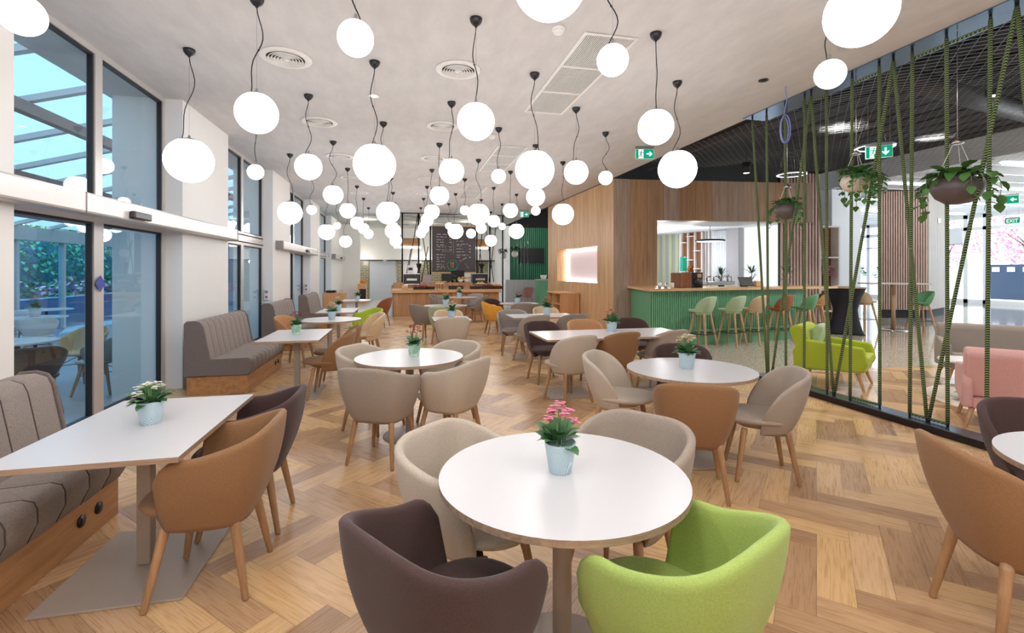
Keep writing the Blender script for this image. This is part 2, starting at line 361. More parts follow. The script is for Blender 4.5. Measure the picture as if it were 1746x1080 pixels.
for k, (a, c) in enumerate(openings):
    mid = (a+c)/2
    glazed('window_%d' % (k+1), a, c, 2.24, HC, XW, [(a, mid), (mid, c)])
    if k in (1, 3, 0): glazed('door_%d' % (k+1), a, c, 0, 2.12, XW, [(a, mid), (mid, c)], .08)
    else: glazed('window_%d' % (k+11), a, c, 0, 2.12, XW, [(a, mid), (mid, c)], .07)
    struct('trim_%d' % (k+1), MB().box(XW-.06, XW+.04, a, c, 2.1, 2.26), 'alu')
def header(y0, y1, lab, sy):
    h = empty('sliding_door_operator', (0, 0, 0), 0, lab, 'door operator', 'sliding door operators')
    MB().box(XP+.001, XP+.16, y0, y1, 2.05, 2.235).build('housing', 'alu', h, bevel=.02)
    MB().box(XP+.0, XP+.163, y0-.012, y0-.002, 2.04, 2.24).build('end_cap', 'alu_dark', h); MB().box(XP+.0, XP+.163, y1+.002, y1+.012, 2.04, 2.24).build('end_cap', 'alu_dark', h)
    MB().box(XP+.155, XP+.166, (y0+y1)*.42, (y0+y1)*.42+.006, 2.055, 2.232).build('joint', 'alu_dark', h)
    MB().box(XP+.162, XP+.215, sy-.17, sy+.17, 2.075, 2.15).build('motion_sensor', 'black_plastic', h, bevel=.012)
header(2.8, 8.82, 'long silver sliding door operator over the nearest terrace door', 5.72)
header(11.95, 16.6, 'silver sliding door operator over the terrace door beyond the second banquette', 14.8)
header(20.9, 24.2, 'short silver sliding door operator at the far end of the window wall', 22.6)
# blue door sticker
st = MB().obox((XW+.06, 5.73, 1.42), (.004, .12, .12), mat=Matrix.Rotation(PI/4, 3, 'X')).build('door_sticker', 'sky_blue_sign'); tag(st, 'dark blue diamond sticker on the edge of the terrace door', 'sticker')
# thermostats
for (y, lab) in ((11.69, 'white wall controller with a red dot on the pillar behind the nearest whole banquette'), (16.23, 'white wall controller with red dot on the farther pillar')):
    r = empty('wall_controller', (-2.94, y, 1.02), 0, lab, 'wall controller', 'wall controllers')
    MB().box(-.05, .05, -.03, 0, -.12, .12).build('housing', 'white_plastic', r, bevel=.006); MB().box(-.03, .03, -.034, -.031, .03, .09).build('display', 'alu_dark', r); MB().box(-.022, .022, -.034, -.031, -.075, -.03).build('button', 'red_dot', r)

# ------------------------------------------------------------------ ceiling fittings
def diffuser(x, y, r, lab):
    d = empty('ceiling_diffuser', (x, y, HC), 0, lab, 'air diffuser', 'round ceiling diffusers')
    MB().lathe([(r*.72, -.002), (r, -.002), (r, -.008), (r*.97, -.016), (r*.74, -.02), (r*.72, -.012)], (0, 0, 0), 40, caps=(False, False)).build('flange', 'white_metal', d)
    MB().lathe([(r*.73, -.001), (.001, -.001)], (0, 0, 0), 32, caps=(False, False)).build('throat', 'vent_dark', d)
    for k in range(5):
        q = r*(.66-.115*k); MB().lathe([(q-.012, -.004), (q+.004, -.03), (q, -.032), (q-.016, -.006)], (0, 0, 0), 32, caps=(False, False)).build('ring', 'white_metal', d)
    MB().lathe([(.001, -.034), (r*.12, -.03), (r*.13, -.01)], (0, 0, 0), 20, caps=(False, False)).build('hub', 'white_metal', d)
nm = ['nearest', 'second', 'third', 'fourth', 'fifth', 'sixth', 'seventh']
for k, y in enumerate((5.5, 7.75, 10.0, 12.2, 14.5)): diffuser(-1.2 if k != 1 else -1.22, y, .26, '%s round white air diffuser in the ceiling row near the windows' % nm[k])
for k, y in enumerate((5.4, 7.55, 9.77, 12.0, 14.3)): diffuser(.61, y, .25, '%s round white air diffuser in the middle ceiling row' % nm[k])
def grille(y0, y1, k):
    g = empty('ceiling_grille', (1.95, (y0+y1)/2, HC), 0, '%s long louvred rectangular ventilation grille in the white ceiling' % nm[k], 'ventilation grille', 'rectangular ceiling grilles')
    h = (y1-y0)/2; f = MB()
    for a in (-.28, .25): f.box(a, a+.03, -h, h, -.014, -.001)
    for a in (-h, h-.03, -h*.36, h*.3): f.box(-.25, .25, a, a+.03, -.013, -.001)
    f.build('frame', 'white_metal', g); MB().box(-.26, .26, -h, h, -.003, -.001).build('backing', 'vent_dark', g)
    l = MB()
    for i in range(26):
        x = -.245+i*.0196; l.box(x, x+.009, -h+.02, h-.02, -.011, -.003)
    l.build('louvre', 'white_metal', g)
for k, (a, c) in enumerate(((4.28, 6.6), (8.5, 10.75), (12.7, 15.0), (16.9, 19.0))): grille(a, c, k)
sm = empty('smoke_detector', (1.41, 4.27, HC), 0, 'white round smoke detector beside the nearest long ceiling grille', 'smoke detector')
MB().lathe([(.06, -.001), (.062, -.02), (.055, -.024)], seg=24).build('base', 'white_plastic', sm); MB().lathe([(.05, -.024), (.048, -.045), (.035, -.055), (.001, -.056)], seg=24).build('head', 'white_plastic', sm)
sm2 = dup(sm, (1.45, 7.9, HC), 0, 'white smoke detector in front of the second long ceiling grille')
for (x, y, mt, lab) in ((-.36, 6.45, 'led_white', 'small round recessed downlight in the ceiling near the middle globes'), (-.35, 9.0, 'led_white', 'tiny recessed downlight further along the middle of the ceiling')):
    d = empty('downlight', (x, y, HC), 0, lab, 'downlight', 'recessed downlights'); MB().lathe([(.05, -.001), (.075, -.001), (.074, -.008), (.05, -.004)], seg=24, caps=(False, False)).build('trim_ring', 'white_metal', d); MB().lathe([(.05, -.002), (.001, -.002)], seg=20, caps=(False, False)).build('lens', mt, d)
d = MB().lathe([(.055, -.001), (.055, -.01), (.001, -.012)], seg=20).build('ceiling_speaker', 'black_plastic', loc=(4.15, 4.9, HC)); tag(d, 'small black round socket plate in the white ceiling near the ropes', 'ceiling socket')
d = MB().lathe([(.13, -.001), (.13, -.012), (.001, -.014)], seg=28).build('ceiling_speaker', 'black_plastic', loc=(2.35, 3.3, HC)); tag(d, 'black round fitting at the top edge of the photo on the ceiling', 'ceiling fitting')
# loose blue cable
c = MB(); px = 4.55; pts = [(px, 5.0, HC-.001)]+[(px+.02*math.sin(k), 5.0, HC-.05-k*.06) for k in range(6)]
c.tube(pts, .007, 6); c.tube([(px+.0+.07*math.sin(a*PI/8), 5.0, HC-.52+.17*math.cos(a*PI/8)) for a in range(17)], .009, 6)
c.tube([(px+.0+.06*math.sin(a*PI/8), 5.02, HC-.53+.16*math.cos(a*PI/8)) for a in range(17)], .009, 6)
tag(c.build('blue_cable', 'blue_cable'), 'loose blue cable coil hanging from the white ceiling by the ropes', 'cable')

# ------------------------------------------------------------------ globe pendants
GR = {'S': .112, 'M': .165, 'L': .222}; SZ = {'S': 'small', 'M': 'medium', 'L': 'large'}
Mz = 2.875
rows = [
 [(-2.1, 3.28, 3.0, 'S'), (-2.11, 5.51, 2.67, 'L'), (-2.1, 7.75, 3.0, 'S'), (-2.11, 10.03, 2.67, 'L'), (-2.1, 12.25, 3.0, 'S'), (-2.09, 14.5, 2.65, 'L'), (-2.09, 16.75, 3.03, 'S'), (-2.07, 19.0, 2.65, 'L')],
 [(-1.17, y, z, 'M') for y, z in ((4.35, 2.85), (6.6, 2.88), (8.87, 2.87), (11.13, 2.87), (13.37, 2.82), (15.59, 2.86), (17.86, 2.86))],
 [(-.29, 3.22, 3.03, 'S'), (-.29, 5.39, 2.69, 'L'), (-.28, 7.58, 3.03, 'S'), (-.27, 9.7, 2.68, 'L'), (-.27, 12.01, 3.03, 'S'), (-.26, 14.25, 2.69, 'L'), (-.25, 16.44, 3.03, 'S'), (-.24, 18.6, 2.68, 'L')],
 [(.64, y, z, 'M') for y, z in ((2.06, 2.84), (4.27, 2.88), (6.46, 2.88), (8.61, 2.88), (10.84, 2.86), (13.02, 2.89), (15.19, 2.87), (17.46, 2.88))],
 [(1.48, 3.24, 3.07, 'S'), (1.47, 5.31, 2.7, 'L'), (1.48, 7.47, 3.04, 'S'), (1.5, 9.67, 2.69, 'L'), (1.49, 11.77, 3.03, 'S'), (1.51, 14.06, 2.7, 'L'), (1.51, 16.19, 3.05, 'S')],
 [(x, y, z, 'M') for x, y, z in ((2.3, 2.03, 2.88), (2.34, 4.16, 2.91), (2.34, 6.31, 2.91), (2.32, 8.32, 2.87), (2.38, 10.64, 2.91), (2.4, 12.8, 2.89), (2.42, 15.03, 2.89), (2.37, 17.0, 2.87))],
 [(3.33, 3.2, 3.12, 'S'), (3.19, 5.17, 2.76, 'L'), (3.22, 7.32, 3.06, 'S'), (3.23, 9.49, 2.72, 'L'), (3.23, 11.57, 3.04, 'S'), (3.26, 13.77, 2.71, 'L'), (3.26, 15.86, 3.04, 'S'), (3.28, 18.08, 2.7, 'L')]]
ORD = ['first', 'second', 'third', 'fourth', 'fifth', 'sixth', 'seventh', 'eighth']
LMESH = {}
def lamp_mesh(key, fn, mat):
    if key not in LMESH: LMESH[key] = fn().build(key[0], mat); o = LMESH[key]; return o
    o = LMESH[key].copy(); COL.objects.link(o); return o
for ri, row in enumerate(rows):
    for ki, (x, y, z, k) in enumerate(row):
        r = GR[k]; side = 'the row nearest the windows' if ri == 0 else ('the row nearest the ropes' if ri == 6 else 'the %s row from the windows' % ORD[ri])
        p = empty('globe_pendant', (x, y, HC), RND.uniform(0, 6.28), '%s white globe pendant, %s from the camera in %s' % (SZ[k], ORD[ki], side), 'pendant lamp', 'white globe pendants')
        g = lamp_mesh(('globe', k), lambda: MB().sphere((0, 0, 0), r, 36, 20), 'globe_glow'); g.parent = p; g.location = (0, 0, z-HC)
        cn = lamp_mesh(('canopy',), lambda: MB().lathe([(.055, -.001), (.056, -.012), (.05, -.035), (.033, -.058), (.014, -.07), (.012, -.08), (.001, -.08)], seg=24, caps=(True, True)), 'black_plastic'); cn.parent = p
        cp = lamp_mesh(('cap', k), lambda: MB().lathe([(r*.5, 0), (r*.42, .006+r*.03), (r*.2, .016+r*.05), (.012, .03+r*.05), (.01, .05+r*.05), (.001, .05+r*.05)], seg=24), 'globe_cap'); cp.parent = p; cp.location = (0, 0, z-HC+r*.868)
        zt = z-HC+r*.868+.02; off = r*.28; L = -.07-zt; am = RND.uniform(.05, .1)*(L/1.0)**.5; s1 = RND.choice((-1, 1))
        pts = []
        for q in range(15):
            u = q/14; e = math.sin(PI*u); wv = s1*am*math.sin(2*PI*u*(.95))*e + off*max(0, (u-.7)/.3)**1.5
            pts.append((wv, .3*am*math.sin(PI*1.5*u)*e, -.07-L*u))
        MB().tube(pts, .0048, 6).build('cord', 'black_plastic', p)
        MB().tube([(0, 0, -.07), (0, 0, zt)], .0011, 4).build('wire', 'alu_dark', p)
        if RND.random() < .8: MB().sphere((pts[7][0], pts[7][1], pts[7][2]), .009, 8, 6).build('cord_clip', 'black_plastic', p)

# ------------------------------------------------------------------ chairs
def sellipse(th, a, b, n):      # th measured from -Y
    s_, c_ = math.sin(th), -math.cos(th)
    R = 1/((abs(s_)/a)**n+(abs(c_)/b)**n)**(1/n); return s_*R, c_*R
def ss(a, b, x): t_ = max(0, min(1, (x-a)/(b-a))); return t_*t_*(3-2*t_)
def shell_mb(kind, z0, zs, zt, zarm, T, a, b, n, th, kb=.56, lean=.03):
    mb = MB(); N = 48; rings = []
    for i in range(N+1):
        t_ = -1+2*i/N; ang = math.radians(T)*t_; A = abs(math.degrees(ang)); q = abs(t_)
        if kind == 'arm':
            h = zt-(zt-zarm)*ss(22, 100, A); 
            if q > .80: h = zs-.03+(h-zs+.03)*math.sqrt(max(0, 1-((q-.80)/.20)**2.6))
        else:
            h = zs-.01+(zt-zs+.01)*(1-q**3.1)**.82
        h = max(h, z0+.06); X, Y = sellipse(ang, a, b, n); tk = th*(1-.55*max(0, (q-.8)/.2)**2)
        R = math.hypot(X, Y); ux, uy = X/R, Y/R
        def rad(z):
            w_ = max(0, min(1, (z-z0)/(zt-z0))); return R*(kb+(1-kb)*(1-(1-w_)**2.3))
        ring = []
        for s_ in (0, .07, .16, .28, .42, .56, .7, .84, .95): 
            z = z0+(h-z0)*s_; k = rad(z); ring.append((ux*k, uy*k-lean*(z-z0)/(zt-z0), z))
        k = rad(h); l = lean*(h-z0)/(zt-z0)
        for (dr, dz) in ((0, 0), (-tk*.2, tk*.28), (-tk*.5, tk*.38), (-tk*.8, tk*.26), (-tk, -.002)): ring.append((ux*(k+dr), uy*(k+dr)-l, h+dz))
        zi = min(zs-.04, h-.03)
        for s_ in (.15, .4, .7, 1): 
            z = h+(zi-h)*s_; kk = rad(z)-tk; ring.append((ux*kk, uy*kk-lean*(z-z0)/(zt-z0), z))
        ring.append((ux*R*kb*.5, uy*R*kb*.5, z0+.03))
        rings.append(ring)
    mb.loft(rings, 0, (True, True), True, True); return mb
def seat_mb(z0, zs, a, bf, bb, kb=.6, dome=.012):
    mb = MB(); rings = []
    for z, k in ((z0, kb*.6), (z0+.012, kb*.85), (z0+(zs-z0)*.45, .74), (zs-.04, .95), (zs-.02, 1.0), (zs-.006, .965), (zs, .9), (zs+dome*.6, .6), (zs+dome, .2)):
        ring = []
        for i in range(36):
            th = 2*PI*i/36; x, y = sellipse(th, a, bb if math.cos(th) > 0 else bf, 2.5); ring.append((x*k, y*k+.01, z))
        rings.append(ring)
    mb.loft(rings, 0, (True, True), True, True); return mb
def leg_mb(x0, y0, z0, x1, y1, r0, r1, seg=12): return MB().tube([(x0, y0, z0), (x0*.9+x1*.1, y0*.9+y1*.1, z0*.9), (x1, y1, .008), (x1, y1, 0)], [r0, r0, r1, r1*.9], seg)
def make_chair(kind, colour, legmat='oak_leg'):
    f = 'fabric_'+colour
    if kind == 'arm':
        root = empty('armchair', (0, 0, 0)); root['category'] = 'chair'
        shell_mb('arm', .345, .455, .785, .69, 128, .30, .28, 3.5, .042, .68).build('shell', f, root)
        seat_mb(.35, .465, .235, .295, .23).build('seat', f, root)
        for sx in (-1, 1): MB().tube([(sx*.13, .12, .36), (0, 0, .352), (sx*.13, -.12, .36)], .016, 8).build('seat_bracket', 'black_matte', root)
        P_ = ((.155, .15, .21, .215), (.155, -.14, .20, -.205)); zt = .37
    elif kind == 'side':
        root = empty('side_chair', (0, 0, 0)); root['category'] = 'chair'
        shell_mb('side', .345, .455, .80, .5, 106, .285, .265, 3.1, .04, .66, .05).build('shell', f, root)
        seat_mb(.36, .47, .245, .30, .22).build('seat', f, root)
        P_ = ((.15, .15, .205, .215), (.15, -.14, .20, -.205)); zt = .38
    elif kind == 'stool':
        root = empty('bar_stool', (0, 0, 0)); root['category'] = 'bar stool'
        shell_mb('side', .665, .755, 1.03, .78, 106, .245, .22, 2.7, .035, .6, .03).build('shell', f, root)
        seat_mb(.675, .765, .205, .27, .19).build('seat', f, root)
        P_ = ((.115, .11, .215, .215), (.115, -.105, .21, -.21)); zt = .70
        w_ = .19; MB().tube([(w_, w_, .29), (-w_, w_, .29), (-w_, -w_, .29), (w_, -w_, .29), (w_, w_, .29)], .007, 6).build('footrest', 'black_plastic', root)
    else:   # terrace shell chair
        root = empty('terrace_chair', (0, 0, 0)); root['category'] = 'chair'
        f = colour
        shell_mb('arm', .40, .45, .80, .66, 125, .30, .28, 2.4, .02, .5, .03).build('shell', f, root)
        seat_mb(.40, .45, .22, .26, .2).build('seat', f, root)
        P_ = ((.14, .14, .23, .22), (.14, -.13, .22, -.22)); zt = .41
        b_ = MB()
        for s_ in (-1, 1): b_.tube([(s_*.18, .17, .26), (-s_*.17, -.17, .26)], .005, 6); b_.tube([(s_*.18, .17, .26), (0, 0, .4)], .005, 6); b_.tube([(s_*.17, -.17, .26), (0, 0, .4)], .005, 6)
        b_.build('brace', 'black_plastic', root)
    for sx in (-1, 1):
        for (xa, ya, xb, yb) in P_: leg_mb(sx*xa, ya, zt, sx*xb, yb, .023 if kind != 'stool' else .026, .0145 if kind != 'stool' else .018).build('leg', legmat, root)
    return root
PROTO = {}
def chair(kind, colour, x, y, fx, fy, label, group=None, z=0.0, legmat='oak_leg'):
    key = (kind, colour); rz = face(fx, fy)
    if key not in PROTO:
        r = PROTO[key] = make_chair(kind, colour, legmat); r.location = (x, y, z); r.rotation_euler = (0, 0, rz); r['label'] = label
        if group: r['group'] = group
    else:
        r = dup(PROTO[key], (x, y, z), rz, label)
        if group: r['group'] = group
        elif 'group' in r: del r['group']
    return r
G1 = 'chairs at the nearest round table'; 
chair('arm', 'dark', .16, 1.56, .82, .57, 'dark brown upholstered tub armchair at the front of the nearest round table', G1)
chair('arm', 'green', .84, 1.41, -.44, .9, 'lime green upholstered tub armchair at the nearest round table', G1)
chair('arm', 'beige', .32, 2.18, .72, -.69, 'beige tub armchair on the window side of the nearest round table', G1)
chair('arm', 'greige', 1.03, 2.15, -.8, -.6, 'grey-beige tub armchair behind the nearest round table toward the ropes', G1)
G2 = 'chairs at the window table in front'
chair('arm', 'brown', -.92, 2.7, -1, .02, 'caramel brown tub armchair at the nearest rectangular window table', G2)
chair('arm', 'dark', -.92, 3.28, -1, .0, 'dark brown tub armchair beside the caramel one at the nearest window table', G2)
G3 = 'chairs at the second round table'
chair('arm', 'greige', -.16, 4.13, .46, .89, 'grey-beige tub armchair, back to the camera, at the table with magenta flowers', G3)
chair('arm', 'beige', .42, 4.28, -.78, .62, 'beige tub armchair at the near right of the round table with magenta flowers', G3)
chair('arm', 'beige', -.28, 4.97, .82, -.57, 'beige tub armchair at the far left of the round table with magenta flowers', G3)
chair('arm', 'beige', .45, 5.03, -.7, -.7, 'beige tub armchair at the far right of the round table with magenta flowers', G3)
G4 = 'chairs at the right round table'
chair('side', 'beige', 1.89, 3.98, .75, -.66, 'pale beige side chair seen from its side left of the right round table', G4)
chair('side', 'brown', 2.01, 3.06, .45, .89, 'caramel brown side chair with its back to the camera at the right round table', G4)
chair('side', 'greige', 2.68, 3.19, -.9, .43, 'grey-beige side chair at the right round table nearest the ropes', G4)
chair('side', 'dark', 2.62, 4.15, -.45, -.89, 'dark brown side chair on the far side of the right round table', G4)
G5 = 'chairs at the long table'
chair('side', 'beige', 1.93, 5.47, -.3, .95, 'pale beige side chair on the near side of the long table', G5)
chair('side', 'brown', 2.58, 5.65, -.25, .97, 'caramel brown side chair on the near side of the long table', G5)
chair('side', 'greige', 3.27, 5.7, -.3, .95, 'grey-beige side chair at the near right end of the long table', G5)
chair('side', 'dark', 1.98, 6.55, .1, -1, 'dark brown side chair at the far left of the long table', G5)
chair('side', 'tan', 2.66, 6.65, 0, -1, 'tan side chair on the far side of the long table between two dark ones', G5)
chair('side', 'dark', 3.42, 6.72, -.1, -1, 'dark brown side chair at the far right of the long table by the coral flowers', G5)
G6 = 'chairs at the rectangular table by the oak wall'
chair('side', 'greige', 2.15, 8.05, -.35, .94, 'grey-beige side chair, back to the camera, left at the table by the oak wall', G6)
chair('side', 'taupe', 2.87, 8.12, -.2, .98, 'taupe side chair, back to the camera, right at the table by the oak wall', G6)
chair('arm', 'grey', 2.02, 8.85, -.15, -1, 'grey tub armchair facing the camera across the table by the oak wall', G6)
chair('side', 'cream', 2.85, 9.3, 0, -1, 'cream chair on the far side of the table by the oak wall', G6)
G7 = 'chairs at the small table mid hall'
chair('side', 'beige', .8, 7.98, .03, 1, 'pale beige side chair, back to the camera, at the small square table mid hall', G7)
chair('side', 'cream', .85, 9.0, 0, -1, 'cream chair facing the camera behind the small square table mid hall', G7)
chair('side', 'sage', .82, 10.45, .1, 1, 'sage green side chair with back to camera at the round table mid hall', G7)
chair('side', 'taupe', .48, 11.05, .8, .6, 'taupe side chair seen from the side left of the round table mid hall')
G8 = 'chairs at the table before the serving counter'
chair('side', 'taupe', 2.2, 14.45, -.9, .35, 'taupe side chair right of the table in front of the serving counter', G8)
chair('side', 'grey', 2.2, 15.35, -.6, -.8, 'dark grey chair behind the table in front of the serving counter', G8)
chair('side', 'grey', 1.35, 14.7, .9, .3, 'grey side chair left of the table in front of the serving counter', G8)
chair('side', 'taupe', 1.15, 15.35, .9, -.5, 'taupe chair nearest the serving counter at the left of its table', G8)
chair('arm', 'yellow', 2.2, 11.6, 1, .05, 'mustard yellow tub armchair at the round table by the oak wall')
chair('side', 'taupe', 2.72, 10.95, .1, 1, 'taupe chair, back to the camera, at the far round table by the oak wall')
chair('side', 'dark', 2.4, 12.35, .6, -.8, 'dark brown chair behind the far round table beyond the yellow armchair')
G9 = 'chairs along the window tables'
chair('side', 'brown', -.88, 6.33, -1, .05, 'caramel brown side chair, nearer of two at the table with dark red flowers', G9)
chair('side', 'brown', -.86, 6.98, -1, .0, 'caramel brown side chair, farther of two at the table with dark red flowers', G9)
chair('side', 'tan', -1.7, 8.55, .95, -.2, 'tan side chair between the second banquette and the oval white table', G9)
chair('side', 'cream', -.62, 8.78, -.9, -.3, 'cream side chair seen from behind at the round window table', G9)
chair('arm', 'lime', -.72, 10.0, -.85, -.5, 'bright lime green tub armchair between the far window tables', G9)
chair('side', 'rust', -.6, 13.85, -.9, .3, 'rust brown side chair at the farthest window table', G9)
chair('side', 'oldrose', 5.6, 21.6, -.3, 1, 'dusty rose chair with its back to the camera by the green slatted wall')

# ------------------------------------------------------------------ tables
def rect_table(x0, x1, y0, y1, label, cols=None):
    cx, cy = (x0+x1)/2, (y0+y1)/2; w_, d_ = x1-x0, y1-y0
    r = empty('dining_table', (cx, cy, 0), 0, label, 'table', 'rectangular dining tables')
    MB().prism([(-w_/2, -d_/2), (w_/2, -d_/2), (w_/2, d_/2), (-w_/2, d_/2)], .716, .74, 0, 1).build('tabletop', ['table_white', 'table_edge'], r, bevel=.002)
    for (px, py) in (cols or ((0, 0),)):
        MB().box(px-.032, px+.032, py-.032, py+.032, .012, .705).build('column', 'taupe_metal', r, bevel=.004)
        if cols: a, c_ = .28, .28
        else: a, c_ = w_*.42, d_*.33
        MB().box(px-a, px+a, py-c_, py+c_, 0, .012).build('base_plate', 'taupe_metal', r, bevel=.003)
        MB().box(px-.18, px+.18, py-.18, py+.18, .704, .716).build('mounting_plate', 'taupe_metal', r)
    return r
def round_table(x, y, R, label, group='round dining tables'):
    r = empty('round_table', (x, y, 0), 0, label, 'table', group)
    n = 72; MB().prism([(R*math.cos(2*PI*i/n), R*math.sin(2*PI*i/n)) for i in range(n)], .716, .74, 0, 1).build('tabletop', ['table_white', 'table_edge'], r, bevel=.002)
    MB().lathe([(.038, .012), (.038, .705)], seg=28, caps=(False, False)).build('column', 'taupe_metal', r)
    MB().lathe([(.245, 0), (.245, .009), (.24, .013), (.045, .015), (.001, .015)], seg=48).build('base_plate', 'taupe_metal', r)
    MB().lathe([(.16, .703), (.16, .716)], seg=32).build('mounting_plate', 'taupe_metal', r)
    return r
rect_table(-1.69, -.95, 2.37, 3.47, 'white rectangular table nearest the camera beside the front banquette')
rect_table(-1.65, -.95, 6.0, 7.15, 'white rectangular table with the dark red flowers by the windows')
rect_table(-1.63, -.92, 9.85, 11.05, 'white rectangular window table beyond the lime armchair')
rect_table(-1.6, -.85, 13.45, 14.4, 'farthest white window table beside the rust brown chair')
rect_table(1.65, 3.6, 5.4, 6.25, 'long white table with coral flowers in front of the green bar', ((-.6, 0), (.6, 0)))
rect_table(1.86, 3.05, 8.05, 8.8, 'white rectangular table in front of the oak cabinet')
rect_table(.5, 1.12, 7.85, 8.6, 'small square white table in the middle of the hall')
round_table(.625, 1.846, .49, 'large white round table nearest the camera with pink flowers')
round_table(.068, 4.66, .5, 'white round table with magenta flowers')
round_table(2.32, 3.57, .51, 'white round table with white flowers in front of the ropes')
round_table(2.995, 1.31, .5, 'white round table cut by the right edge of the photo')
round_table(-1.18, 8.53, .5, 'white round table by the windows beside the cream chair')
round_table(.99, 11.35, .5, 'white round table mid hall beyond the sage chair')
round_table(1.8, 14.77, .48, 'white round table in front of the serving counter')
round_table(2.84, 11.72, .49, 'white round table beside the mustard yellow armchair')
chair('side', 'brown', 2.56, 1.53, .88, -.4, 'large caramel brown side chair seen from behind at the right edge of the photo')
chair('side', 'dark', 3.36, 1.82, -.5, -.85, 'dark brown side chair behind the table at the right edge of the photo')

# ------------------------------------------------------------------ potted kalanchoes
def plant(x, y, petal, pot, label, z=.74, sc=1.0, seed=1, leaves=30, tall=1.0):
    R_ = random.Random(seed); r = empty('potted_kalanchoe', (x, y, z), R_.uniform(0, 6), label, 'potted plant', 'flower pots on tables')
    MB().lathe([(.044*sc, 0), (.046*sc, .003), (.063*sc, .113*sc), (.064*sc, .12*sc), (.060*sc, .12*sc), (.057*sc, .105*sc), (.001, .104*sc)], seg=32).build('pot', pot, r)
    lf = MB()
    for i in range(leaves):
        a = R_.uniform(0, 2*PI); el = R_.uniform(.15, 1.0); rr = R_.uniform(.008, .04)*sc
        d = Vector((math.cos(a)*math.cos(el), math.sin(a)*math.cos(el), math.sin(el)))
        L = R_.uniform(.055, .085)*sc*1.08
        lf.leaf((math.cos(a)*rr, math.sin(a)*rr, .108*sc+R_.uniform(0, .05)*sc*(el)), d, L, L*.72, curl=R_.uniform(.05, .45))
    for i in range(9):
        a = R_.uniform(0, 2*PI); rr = R_.uniform(0, .04)*sc; h = R_.uniform(.17, .24)*sc*tall
        lf.tube([(rr*.4*math.cos(a), rr*.4*math.sin(a), .1*sc), (rr*math.cos(a), rr*math.sin(a), h)], .0022*sc, 5)
    lf.build('foliage', 'leaf_succ', r)
    fl = MB()
    for i in range(9):
        a = i*2.4; rr = (.012+.055*math.sqrt(i/9))*sc; h = (.245-.05*(i/9)+R_.uniform(-.012, .012))*sc*tall
        for q in range(11):
            c_ = Vector((rr*math.cos(a)+R_.uniform(-.017, .017)*sc, rr*math.sin(a)+R_.uniform(-.017, .017)*sc, h+R_.uniform(-.008, .01)*sc))
            for p in range(4):
                an = p*PI/2+R_.uniform(0, 1); fl.leaf(c_, (math.cos(an), math.sin(an), .45), .0115*sc, .0105*sc, curl=.2)
    fl.build('flowers', 'petal_'+petal, r)
    return r
plant(.622, 1.86, 'pink', 'pot_blue', 'pink flowering plant in a pale blue pot on the nearest round table', seed=3, tall=1.05)
plant(-1.305, 2.93, 'white', 'pot_blue', 'white flowering plant in a pale blue pot on the nearest window table', seed=5, tall=.88)
plant(.11, 4.68, 'magenta', 'pot_leafy', 'magenta flowering plant in a green leaf-patterned pot on a round table', seed=8, tall=1.15)
plant(2.31, 3.6, 'cream', 'pot_blue', 'white-green flowering plant in a pale pot on the right round table', seed=11, sc=1.1)
plant(-1.32, 6.64, 'red', 'pot_leafy', 'dark red flowering plant in a green leaf-patterned pot on a window table', seed=13, sc=1.05, tall=1.1)
plant(2.72, 5.98, 'coral', 'pot_blue', 'coral flowering plant in a pale pot on the long table', seed=17, sc=1.15)
plant(-1.15, 8.55, 'white', 'pot_blue', 'white flowering plant on the round window table', seed=19, sc=1.1)
plant(-1.28, 10.45, 'white', 'pot_blue', 'white flowering plant on the window table beyond the round one', seed=23, sc=1.1)
plant(-1.2, 13.9, 'cream', 'pot_blue', 'green potted plant on the farthest window table', seed=29, sc=1.1)
plant(.82, 8.3, 'cream', 'pot_blue', 'pale flowering plant on the small square table mid hall', seed=31, sc=1.15)
plant(.99, 11.38, 'cream', 'pot_blue', 'pale flowering plant on the round table mid hall', seed=37, sc=1.2)
plant(1.7, 14.8, 'white', 'pot_blue', 'white flowering plant on the table in front of the serving counter', seed=41, sc=1.2)
plant(2.8, 11.72, 'coral', 'pot_blue', 'coral flowering plant on the table by the yellow armchair', seed=43, sc=1.25)
plant(2.58, 8.5, 'coral', 'pot_blue', 'coral flowering plant on the table in front of the oak cabinet', seed=47, sc=1.25)

